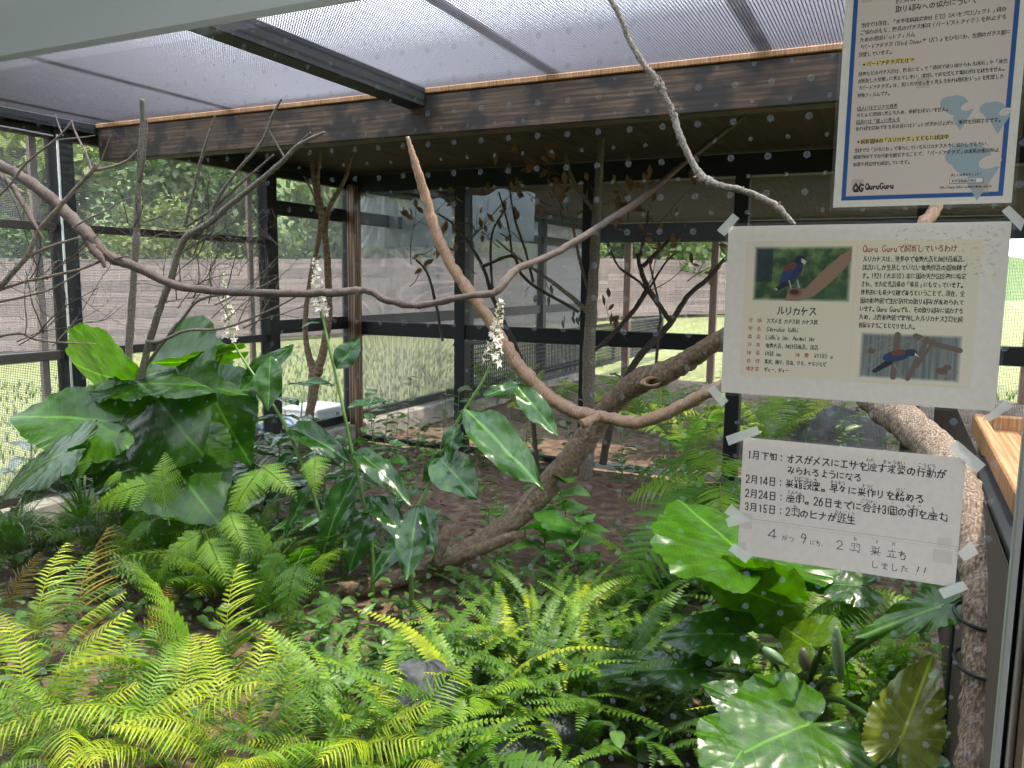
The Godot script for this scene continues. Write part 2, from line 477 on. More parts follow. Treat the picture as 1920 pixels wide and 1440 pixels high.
func build_aviary() -> void:
	var S: Material = M.black_steel
	# left side wall
	var L := thing("aviary_side_wall", "long black framed wire mesh wall behind the taro leaves, fence beyond it", "mesh wall", Vector3(-4.5, 0, -5.5))
	for z in [-0.1, -1.97, -3.68, -4.72, -6.9, -9.0, -10.95]:
		boxpart(L, "post", Vector3(-4.555, -0.1, z - 0.055), Vector3(-4.445, 2.385, z + 0.055), S, 0.004)
	var spans := [[-1.91, -0.16, 0], [-3.62, -2.03, 0], [-4.66, -3.74, 1], [-6.84, -4.78, 1], [-8.94, -6.96, 1], [-10.9, -9.06, 1]]
	for s in spans:
		var rails := [[0.2, 0.27], [1.0, 1.055], [1.755, 1.8], [2.28, 2.335]] if s[2] == 0 else [[0.2, 0.27], [1.05, 1.16], [1.99, 2.1], [2.28, 2.335]]
		for r in rails:
			boxpart(L, "rail", Vector3(-4.53, r[0], s[0]), Vector3(-4.47, r[1], s[1]), M.dark_rail if s[2] == 0 else S, 0.003)
		part(L, "wire_mesh", wires(Vector3(-4.535, 0.2, s[0]), Vector3(-4.535, 2.34, s[1]), 0.0098, 0.0017), M.side_wire, Transform3D(Basis.IDENTITY, -L.position), "stuff")
		if s[2] == 0:
			for z in [s[0] + 0.05, s[1] - 0.05]:
				boxpart(L, "batten", Vector3(-4.60, 0.2, z - 0.022), Vector3(-4.57, 2.33, z + 0.022), M.batten_wood, 0.003)
	boxpart(L, "top_beam", Vector3(-4.57, 2.337, -10.99), Vector3(-4.42, 2.395, -0.1), S, 0.004)
	barbetween(L, "conduit", Vector3(-4.43, 2.3, -1.915), Vector3(-4.43, 0.1, -1.915), 0.012, 0.012, M.aluminium)
	barbetween(L, "cable", Vector3(-4.44, 2.29, -1.9), Vector3(-4.44, 2.31, -0.2), 0.008, 0.008, M.aluminium)
	var curb := boxpart(L, "curb", Vector3(-4.62, -0.15, -10.9), Vector3(-4.36, 0.19, -0.1), M.concrete, 0.015)
	curb.set_meta("label", "weathered concrete curb under the mesh wall")
	# partition across the aviary
	var Q := thing("aviary_partition", "black steel partition with wire mesh and a broad rail, behind the perches", "mesh wall", Vector3(-2.1, 0, -4.7))
	for x in [-3.33, -2.2, -1.06, 0.1, 1.25]:
		boxpart(Q, "post", Vector3(x - 0.05, -0.1, -4.75), Vector3(x + 0.05, 2.24, -4.65), S, 0.004)
	var edges := [-4.43, -3.33, -2.2, -1.06, 0.1, 1.25, 2.3]
	for k in 6:
		var a: float = edges[k] + (0.05 if k else 0.0)
		var b: float = edges[k + 1] - 0.05
		boxpart(Q, "rail", Vector3(a, 1.0, -4.735), Vector3(b, 1.12, -4.665), S, 0.003)
		boxpart(Q, "bottom_rail", Vector3(a, 0.03, -4.73), Vector3(b, 0.075, -4.67), M.aluminium if k == 2 else S, 0.003)
		part(Q, "wire_mesh", wires(Vector3(a, 0.05, -4.74), Vector3(b, 2.24, -4.74), 0.0088, 0.0009), M.wire, Transform3D(Basis.IDENTITY, -Q.position), "stuff")
	boxpart(Q, "top_beam", Vector3(-4.43, 2.24, -4.77), Vector3(2.3, 2.39, -4.63), S, 0.004)
	var tp := thing("timber_post", "scorched brown timber corner post between two black frames", "post", Vector3(-4.385, 0, -4.63))
	boxpart(tp, "shaft", Vector3(-4.43, -0.05, -4.675), Vector3(-4.34, 2.31, -4.585), M.post_wood, 0.006)
	# low mesh screen on the right, seen edge-on, and the outer wall beyond it
	var R := thing("mesh_screen", "low brown wire mesh screen the rough trunk is tied to", "mesh screen", Vector3(0.24, 0, -0.8))
	boxpart(R, "post", Vector3(0.2, -0.1, -1.5), Vector3(0.27, 1.0, -1.42), S, 0.003)
	boxpart(R, "post", Vector3(0.2, -0.1, -0.14), Vector3(0.27, 1.0, -0.06), S, 0.003)
	boxpart(R, "rail", Vector3(0.215, 0.985, -1.42), Vector3(0.265, 1.0, -0.14), S, 0.002)
	part(R, "wire_mesh", wires(Vector3(0.21, 0.0, -1.42), Vector3(0.21, 0.985, -0.14), 0.0062, 0.0013), M.brown_wire, Transform3D(Basis.IDENTITY, -R.position), "stuff")
	part(R, "wire_mesh", wires(Vector3(0.24, 0.0, -4.6), Vector3(0.24, 0.985, -1.5), 0.0075, 0.0011), M.brown_wire, Transform3D(Basis.IDENTITY, -R.position), "stuff")
	var ty := thing("feeding_tray", "open wooden tray on a black sheet by the window post", "tray", Vector3(0.43, 1.0, -1.35))
	for q in [[0.25, -2.0, 0.285, -0.72], [0.59, -2.0, 0.625, -0.72], [0.2855, -2.0, 0.5895, -1.965], [0.2855, -0.755, 0.5895, -0.72]]:
		boxpart(ty, "side_board", Vector3(q[0], 0.985, q[1]), Vector3(q[2], 1.055, q[3]), M.tray_wood, 0.004)
	for k in 3:
		boxpart(ty, "bottom_board", Vector3(0.2865 + k * 0.1015, 0.99, -1.96), Vector3(0.2865 + k * 0.1015 + 0.099, 1.008, -0.76), M.tray_wood, 0.003)
	boxpart(ty, "black_sheet", Vector3(0.272, 0.62, -1.95), Vector3(0.28, 0.983, -0.75), mat("green_black", lin(0.07, 0.09, 0.078), 0.4), 0.001)
	boxpart(ty, "black_sheet", Vector3(0.60, 0.0, -1.95), Vector3(0.608, 0.983, -0.75), M.green_black, 0.001)
	var E := thing("aviary_side_wall", "black framed mesh wall far behind the notices on the right", "mesh wall", Vector3(2.35, 0, -5.5))
	var prev := -0.1
	for z in [-0.1, -2.2, -4.7, -7.8, -10.95]:
		boxpart(E, "post", Vector3(2.3, -0.1, z - 0.05), Vector3(2.4, 2.39, z + 0.05), S, 0.003)
		if z < -0.2:
			for r in [[0.03, 0.1], [1.0, 1.1], [2.3, 2.38]]:
				boxpart(E, "rail", Vector3(2.32, r[0], z + 0.05), Vector3(2.38, r[1], prev - 0.05), S, 0.003)
			part(E, "wire_mesh", wires(Vector3(2.35, 0.05, z), Vector3(2.35, 2.38, prev), 0.012, 0.0006), M.wire, Transform3D(Basis.IDENTITY, -E.position), "stuff")
		prev = z
	# rear wall of the far compartment
	var W := thing("aviary_rear_wall", "far mesh wall with slim grey posts under a dark valance", "mesh wall", Vector3(-2.1, 0, -11.0))
	for x in [-3.9, -2.55, -1.2, 0.15, 1.5]:
		boxpart(W, "post", Vector3(x - 0.05, -0.1, -11.05), Vector3(x + 0.05, 2.1, -10.95), M.batten_wood, 0.004)
	boxpart(W, "valance", Vector3(-4.43, 2.1, -11.06), Vector3(2.3, 2.39, -10.94), S, 0.004)
	part(W, "wire_mesh", wires(Vector3(-4.43, 0.05, -11.07), Vector3(2.3, 2.1, -11.07), 0.012, 0.0006), M.wire, Transform3D(Basis.IDENTITY, -W.position), "stuff")
	# roofs
	var T := thing("mesh_roof", "fine wire mesh roof with black rafters, bright sky above it", "mesh roof", Vector3(-2.1, 2.5, -1.1))
	part(T, "wire_mesh", wires(Vector3(-4.6, 2.405, -2.22), Vector3(2.4, 2.405, 0.0), 0.0118, 0.0019), M.roof_wire, Transform3D(Basis.IDENTITY, -T.position), "stuff")
	for x in [-4.28, -3.35, -1.45, -0.55]:       # lapped seams between the mesh sheets
		part(T, "mesh_lap", wires(Vector3(x - 0.03, 2.411, -2.22), Vector3(x + 0.03, 2.411, -0.01), 0.006, 0.0012), M.wire, Transform3D(Basis.IDENTITY, -T.position), "stuff")
	boxpart(T, "rafter", Vector3(-2.2, 2.31, -2.16), Vector3(-2.1, 2.4, -0.01), S, 0.004)
	var bm := thing("timber_beam", "wide scorched brown timber beam running under the roof edge", "beam", Vector3(-2.05, 2.38, -2.22))
	boxpart(bm, "plank", Vector3(-4.415, 2.185, -2.27), Vector3(2.3, 2.372, -2.165), M.beam_wood, 0.006)
	boxpart(bm, "sunlit_edge_strip", Vector3(-4.415, 2.374, -2.27), Vector3(2.3, 2.398, -2.155), M.tray_wood, 0.003)  # added strip in paler wood, painting the sunlight along the beam's top edge
	var RR := thing("rear_roof", "dark solid roof over the far half of the aviary", "roof", Vector3(-2.1, 2.5, -6.7))
	boxpart(RR, "deck", Vector3(-4.75, 2.413, -4.85), Vector3(2.55, 2.5, -2.225), M.roof_board, 0.0)
	boxpart(RR, "deck", Vector3(-4.75, 2.413, -11.4), Vector3(2.55, 2.5, -6.15), M.roof_board, 0.0)
	part(RR, "wire_mesh", wires(Vector3(-4.7, 2.45, -6.15), Vector3(2.5, 2.45, -4.85), 0.0125, 0.0014), M.wire, Transform3D(Basis.IDENTITY, -RR.position), "stuff")      # open strip that lets the sun onto the soil behind the partition
	# hanging vinyl sheets in the far compartment
	var sheets := [[672, 372, 748, 462, -5.3, "grey plastic sheet hung behind the corner post"], [752, 378, 848, 462, -5.5, "grey plastic sheet with rounded top hung beside the dark post"], [888, 362, 1000, 452, -5.6, "rumpled pale plastic sheet hung between the partition posts"]]
	for s in sheets:
		var b := MB.new()
		var a := pz(s[0], s[1], s[4])
		var d := pz(s[2], s[3], s[4])
		for k in 13:
			for j in 17:
				var u := j / 16.0
				var w := k / 12.0
				var top := 0.06 * sin(u * PI) + 0.02 * sin(u * 13.0 + s[0])
				b.add(Vector3(lerpf(a.x, d.x, u), lerpf(a.y + top - 0.04, d.y, w), s[4] + 0.025 * sin(u * 9.0 + s[0]) * (1.0 - w * 0.5)) - a)
		b.grid(16, 12, 0)
		solo("plastic_sheet", b.commit(), M.vinyl, s[5], "plastic sheet", a, "plastic sheets under the rear roof")
	# leaning grille beyond the partition
	var ga := px_(852, 757, -4.15)
	var gb := px_(1240, 728, -4.15)
	var gr := thing("steel_grille", "dark expanded metal grille leaning on the far curb", "grille", Vector3(-4.15, 0, ga.z))
	var top := 0.62
	for y in [ga.y, ga.y + top]:
		boxpart(gr, "edge_bar", Vector3(-4.17, y - 0.015, gb.z), Vector3(-4.13, y + 0.015, ga.z), S, 0.003)
	part(gr, "grid", wires(Vector3(-4.15, ga.y, gb.z), Vector3(-4.15, ga.y + top, ga.z), 0.05, 0.007), S, Transform3D(Basis.IDENTITY, -gr.position), "stuff")
	# white plastic box outside the side wall
	var wb := px_(590, 800, -4.75)
	var bx := thing("storage_box", "white plastic box on the ground outside the side wall", "box", Vector3(-4.95, 0, wb.z))
	boxpart(bx, "body", Vector3(-5.1, -0.1, wb.z - 0.42), Vector3(-4.72, 0.27, wb.z), mat("white_plastic", lin(0.72, 0.72, 0.7), 0.5), 0.02)
	boxpart(bx, "lid", Vector3(-5.12, 0.272, wb.z - 0.44), Vector3(-4.70, 0.31, wb.z + 0.02), M.white_plastic, 0.012)
	boxpart(bx, "latch", Vector3(-4.718, 0.2, wb.z - 0.3), Vector3(-4.7, 0.25, wb.z - 0.27), S, 0.002)
	var hp := []
	for k in 40:
		var a := k * 0.55
		hp.append(Vector3(-4.85 + 0.16 * cos(a) + rng.randf_range(-0.02, 0.02), 0.0 + 0.011 * k * 0.4 + 0.02 + 0.12 * absf(sin(a * 0.5)), wb.z + 0.42 + 0.2 * sin(a)))
	solo("garden_hose", branch_mesh(hp, 0.011, 0.011, 5, 3, 0.0), mat("blue_hose", lin(0.05, 0.18, 0.42), 0.45), "loose coil of blue hose beside the white box", "hose")

func build_outside() -> void:
	# slatted boundary fence
	var a := Vector3(-20.2, 0, -0.2)
	var dir := Vector3(7.9, 0, -14.6).normalized()
	var n := 11
	var nw := thing("slat_fence", "brown horizontal slat fence across the lawn outside the mesh", "fence", a)
	for k in n + 1:
		var p := a + dir * 3.6 * k
		boxpart(nw, "post", p + Vector3(-0.05, lawn_y(p.x, p.z) - 0.2, -0.05), p + Vector3(0.05, lawn_y(p.x, p.z) + 1.95, 0.05), M.slat_wood_0, 0.004)
		if k == n: break
		var q := a + dir * 3.6 * (k + 1)
		for s in 16:
			var y := 0.1 + s * 0.113
			var off := Vector3(0.48, 0, 0.26).normalized() * 0.065
			barbetween(nw, "slat", p + off + Vector3.UP * (lawn_y(p.x, p.z) + y + 0.05), q + off + Vector3.UP * (lawn_y(q.x, q.z) + y + 0.05), 0.022, 0.108, M["slat_wood_%d" % rng.randi_range(0, 2)])
	# trees beyond the fence
	var crowns := []
	for v in 3:
		crowns.append(crown_mesh(60 + v, 9000, [Color(0.075, 0.11, 0.018), Color(0.12, 0.14, 0.024), Color(0.045, 0.08, 0.015)][v]))
	var words := ["broad leafy green tree behind the slat fence", "yellowish green tree behind the slat fence", "dark green tree behind the slat fence"]
	for k in 15:
		var along := lerpf(-4.0, 46.0, k / 14.0) + rng.randf_range(-0.8, 0.8)
		var off: float = [2.2, 6.0, 4.0][k % 3]
		var p := a + dir * along + Vector3(-0.88, 0, -0.48) * off
		tree("leafy_tree", words[k % 3], p, 1.4 + 0.2 * Vector2(p.x, p.z).length() * rng.randf_range(0.85, 1.1), crowns[k % 3], "trees beyond the slat fence")
	for k in 16:                                  # clipped bushes just behind the fence
		var p := a + dir * lerpf(-2.0, 42.0, k / 15.0) + Vector3(-0.88, 0, -0.48) * 1.3
		tree("fence_bush", "round bush showing just over the slat fence", p, rng.randf_range(2.5, 3.3), crowns[(k * 2) % 3], "bushes along the slat fence")
	var more := [[3.5, -7.0, 3.2], [6.0, -12.0, 5.0], [9.0, -3.0, 4.5], [5.0, -3.0, 2.6]]
	for k in more.size():
		tree("garden_tree", "bushy green tree on the lawn past the right hand mesh wall", Vector3(more[k][0], 0, more[k][1]), more[k][2], crowns[(k + 1) % 3], "bushy trees on the lawn")
	# long grass on the lawn close to the side wall
	var blade := MB.new()
	for j in 7:
		var ang := j * 0.9
		var lean := Vector3(cos(ang), 0, sin(ang)) * 0.09
		var w := Vector3(-sin(ang), 0, cos(ang)) * 0.006
		var k0 := blade.v.size()
		for s in 3:
			var t := s / 2.0
			var c := lean * t * t + Vector3.UP * 0.16 * t * (1.0 - 0.2 * t)
			blade.add(c - w * (1.0 - t * 0.9), Vector2.ZERO, Color(0.09, 0.125, 0.02)); blade.add(c + w * (1.0 - t * 0.9), Vector2.ZERO, Color(0.14, 0.15, 0.035))
		blade.grid(1, 2, k0)
	var mm := MultiMesh.new()
	mm.transform_format = MultiMesh.TRANSFORM_3D
	mm.mesh = blade.commit()
	mm.instance_count = 5200
	for k in 5200:
		var p := Vector3(-4.7 - pow(rng.randf(), 1.6) * 7.0, 0, rng.randf_range(-13.0, -0.5))
		if k > 4200: p = Vector3(rng.randf_range(0.4, 4.0), 0, rng.randf_range(-12.0, -0.5))
		p.y = lawn_y(p.x, p.z)
		mm.set_instance_transform(k, Transform3D(Basis(Vector3.UP, rng.randf() * TAU).scaled(Vector3.ONE * rng.randf_range(0.5, 1.1)), p))
	var g := MultiMeshInstance3D.new()
	g.name = "grass"
	g.multimesh = mm
	g.material_override = M.small_leaf
	g.set_meta("kind", "stuff")
	tag(g, "bright rough grass on the lawn outside the mesh walls", "grass")
	add_child(g)

func crown_mesh(sd: int, count: int, col: Color) -> ArrayMesh:
	# unit crown about 1 high and 1 wide: clumps of leaf faces with gaps between
	var r := RandomNumberGenerator.new()
	r.seed = sd
	var b := MB.new()
	var clumps := []
	for k in 26:
		var d := Vector3(r.randfn(), r.randfn() * 0.8, r.randfn()).normalized() * pow(r.randf(), 0.4)
		clumps.append(Vector3(d.x * 0.42, 0.5 + d.y * 0.45, d.z * 0.42))
	for k in count:
		var c: Vector3 = clumps[r.randi() % clumps.size()]
		var p := c + Vector3(r.randfn(), r.randfn() * 0.8, r.randfn()) * 0.075
		var u := Vector3(r.randfn(), r.randfn(), r.randfn()).normalized() * 0.026
		var w := u.cross(Vector3(r.randfn(), r.randfn(), r.randfn()).normalized()).normalized() * 0.015
		var t := r.randf_range(0.7, 1.35)
		var q := Color(col.r * t, col.g * t, col.b * t)
		var a := b.add(p - u, Vector2.ZERO, q)
		b.add(p + w, Vector2.ZERO, q); b.add(p + u, Vector2.ZERO, q); b.add(p - w, Vector2.ZERO, q)
		b.quad(a, a + 1, a + 2, a + 3)
	return b.commit()
func tree(called: String, label: String, at: Vector3, h: float, crown: ArrayMesh, group: String) -> void:
	at.y = lawn_y(at.x, at.z)
	var t := thing(called, label, "tree", at, group)
	var p := [Vector3(0, -0.2, 0), Vector3(rng.randf_range(-0.1, 0.1), h * 0.25, 0), Vector3(rng.randf_range(-0.2, 0.2), h * 0.55, rng.randf_range(-0.2, 0.2)), Vector3(0, h * 0.8, 0)]
	part(t, "trunk", branch_mesh(p, h * 0.018, h * 0.006, 7, 4, 0.1), M.lichen_bark)
	part(t, "crown", crown, M.far_leaf, Transform3D(Basis(Vector3.UP, rng.randf() * TAU).scaled(Vector3(h * rng.randf_range(0.8, 1.1), h * 0.95, h * rng.randf_range(0.8, 1.1))), Vector3(0, h * 0.08, 0)))

func branch_mesh(p: Array, r0: float, r1: float, sides := 8, per := 6, rough := 0.12, sd := 0) -> ArrayMesh:
	var pts := catmull(p, per)
	var rr := PackedFloat32Array()
	var nz := noise(1.3, 3, sd + p.size())
	for k in pts.size():
		var t := float(k) / (pts.size() - 1)
		rr.append(lerpf(r0, r1, t) * (1.0 + rough * 2.0 * nz.get_noise_3d(pts[k].x * 9.0, pts[k].y * 9.0, pts[k].z * 9.0)))
	var b := MB.new()
	b.tube(pts, rr, sides)
	if rough > 0.0:
		for k in b.v.size() - 2 * (1):
			var q := nz.get_noise_3d(b.v[k].x * 30.0, b.v[k].y * 30.0, b.v[k].z * 30.0)
			var ring := mini(k / (sides + 1), pts.size() - 1)
			b.v[k] = pts[ring] + (b.v[k] - pts[ring]) * (1.0 + rough * q)
	return b.commit()

func build_room() -> void:
	struct("floor", boxmesh(Vector3(9.5, 0.1, 3.6)), M.room_floor, Vector3(-1.25, -0.07, 1.83))
	struct("ceiling", boxmesh(Vector3(9.5, 0.1, 3.6)), M.room_wall, Vector3(-1.25, 2.85, 1.83))
	var hy := pz(320, 64, 0.012).y
	struct("wall_above_window", boxmesh(Vector3(9.5, 0.36, 0.06)), M.room_wall, Vector3(-1.25, 2.62, 0.06))
	var bl := thing("roller_blind", "plain pale grey roller blind drawn over the top of the window", "blind", Vector3(-1.3, hy, 0.02))
	var bf := MB.new()
	bf.face([Vector3(-3.1, 0, 0), Vector3(-3.1, 2.78 - hy, 0), Vector3(1.0, 2.78 - hy, 0), Vector3(1.0, 0, 0)])
	part(bl, "fabric", bf.commit(), M.header_paint)
	boxpart(bl, "hem_bar", Vector3(-4.4, hy - 0.002, 0.0215), Vector3(-0.3, hy + 0.010, 0.026), M.hem_paint, 0.001)
	struct("wall_below_window", boxmesh(Vector3(4.9, 0.26, 0.1)), M.room_paint, Vector3(-2.15, 0.0, 0.06))
	var wx := 2.3
	struct("wall_back", boxmesh(Vector3(wx + 6.0, 2.82, 0.1)), M.room_wall, Vector3((wx - 6.0) * 0.5, 1.39, 3.6))
	struct("wall_back_sill", boxmesh(Vector3(3.5 - wx, 0.5, 0.1)), M.room_wall, Vector3((wx + 3.5) * 0.5, 0.23, 3.6))
	struct("wall_left", boxmesh(Vector3(0.1, 2.82, 3.4)), M.room_wall, Vector3(-5.9, 1.39, 1.83))
	struct("wall_right_sill", boxmesh(Vector3(0.1, 0.5, 3.4)), M.room_wall, Vector3(3.4, 0.23, 1.83))
	struct("wall_front_right", boxmesh(Vector3(3.0, 2.75, 0.1)), M.room_wall, Vector3(1.93, 1.39, 0.0))

func build_window() -> void:
	var g := thing("viewing_window", "large glass pane with rows of small clear film dots", "window", Vector3(-2.1, 0.45, 0.0))
	var x1 := pz(1880, 1200, 0.0).x
	shared.frame_x = x1
	var b := MB.new()
	b.face([Vector3(-4.4, 0.12, 0), Vector3(-4.4, 2.2, 0), Vector3(x1 + 0.01, 2.2, 0), Vector3(x1 + 0.01, 0.12, 0)])
	var pane := part(g, "pane", b.commit(), M.glass, Transform3D(Basis.IDENTITY, -g.position))
	boxpart(g, "glazing_bead", Vector3(x1, 0.0, -0.008), Vector3(x1 + 0.009, 2.75, 0.012), M.aluminium, 0.002)
	boxpart(g, "frame_groove", Vector3(x1 + 0.0095, 0.0, -0.01), Vector3(x1 + 0.014, 2.75, 0.006), M.black_steel, 0.0)
	boxpart(g, "glazing_bead", Vector3(x1 + 0.0145, 0.0, -0.01), Vector3(x1 + 0.024, 2.75, 0.016), M.aluminium, 0.002)
	var col := boxpart(g, "frame_post", Vector3(x1 + 0.0245, 0.0, -0.06), Vector3(x1 + 0.29, 2.75, 0.03), M.column_paint, 0.006)
	col.set_meta("label", "brown painted window post")
	# bird-safety dots: a clear lens with a paler rim
	var dots := []
	for s in 2:
		var d := MB.new()
		var r: float = [0.0048, 0.003][s]
		for k in 17:
			var a := TAU * k / 16
			var e := Vector3(cos(a), sin(a), 0)
			var rim := Color(1, 1, 1, 3.4)
			d.add(e * r, Vector2.ZERO, rim); d.add(e * r * 0.84, Vector2.ZERO, rim); d.add(e * r * 0.82, Vector2.ZERO, Color(1, 1, 1, 0.8)); d.add(Vector3.ZERO, Vector2.ZERO, Color(1, 1, 1, 0.5))
		for k in 16:
			var q := k * 4
			d.quad(q, q + 1, q + 5, q + 4)
			d.tri(q + 2, q + 3, q + 6)
		dots.append(d)
	var meshes := [dots[0].commit(), dots[1].commit()]
	var many := MB.new()
	var spots := []
	for k in 42:
		for j in 31:
			for s in 2:
				var p := Vector3(x1 - 0.028 - (k + 0.5 * s) * 0.0512, 0.5 + (j + 0.5 * s) * 0.0512, 0.0015)
				if p.y > 2.0 or p.x < -2.1: continue
				spots.append([p + Vector3(rng.randf_range(-1, 1), rng.randf_range(-1, 1), 0) * 0.0006, s])
	spots.sort_custom(func(a, c): return a[0].distance_to(cam.position) + a[1] * 0.25 < c[0].distance_to(cam.position) + c[1] * 0.25)
	for k in spots.size():
		var p: Vector3 = spots[k][0]
		if k < 300:
			part(pane, "film_dot", meshes[spots[k][1]], M.dot_film, Transform3D(Basis.IDENTITY, p))
		else:
			var d: MB = dots[spots[k][1]]
			var base := many.v.size()
			for q in d.v.size():
				many.add(d.v[q] + p, Vector2.ZERO, d.c[q])
			for q in d.i:
				many.i.append(q + base)
	part(pane, "film_dot", many.commit(), M.dot_film, Transform3D.IDENTITY, "stuff")
	build_notices()

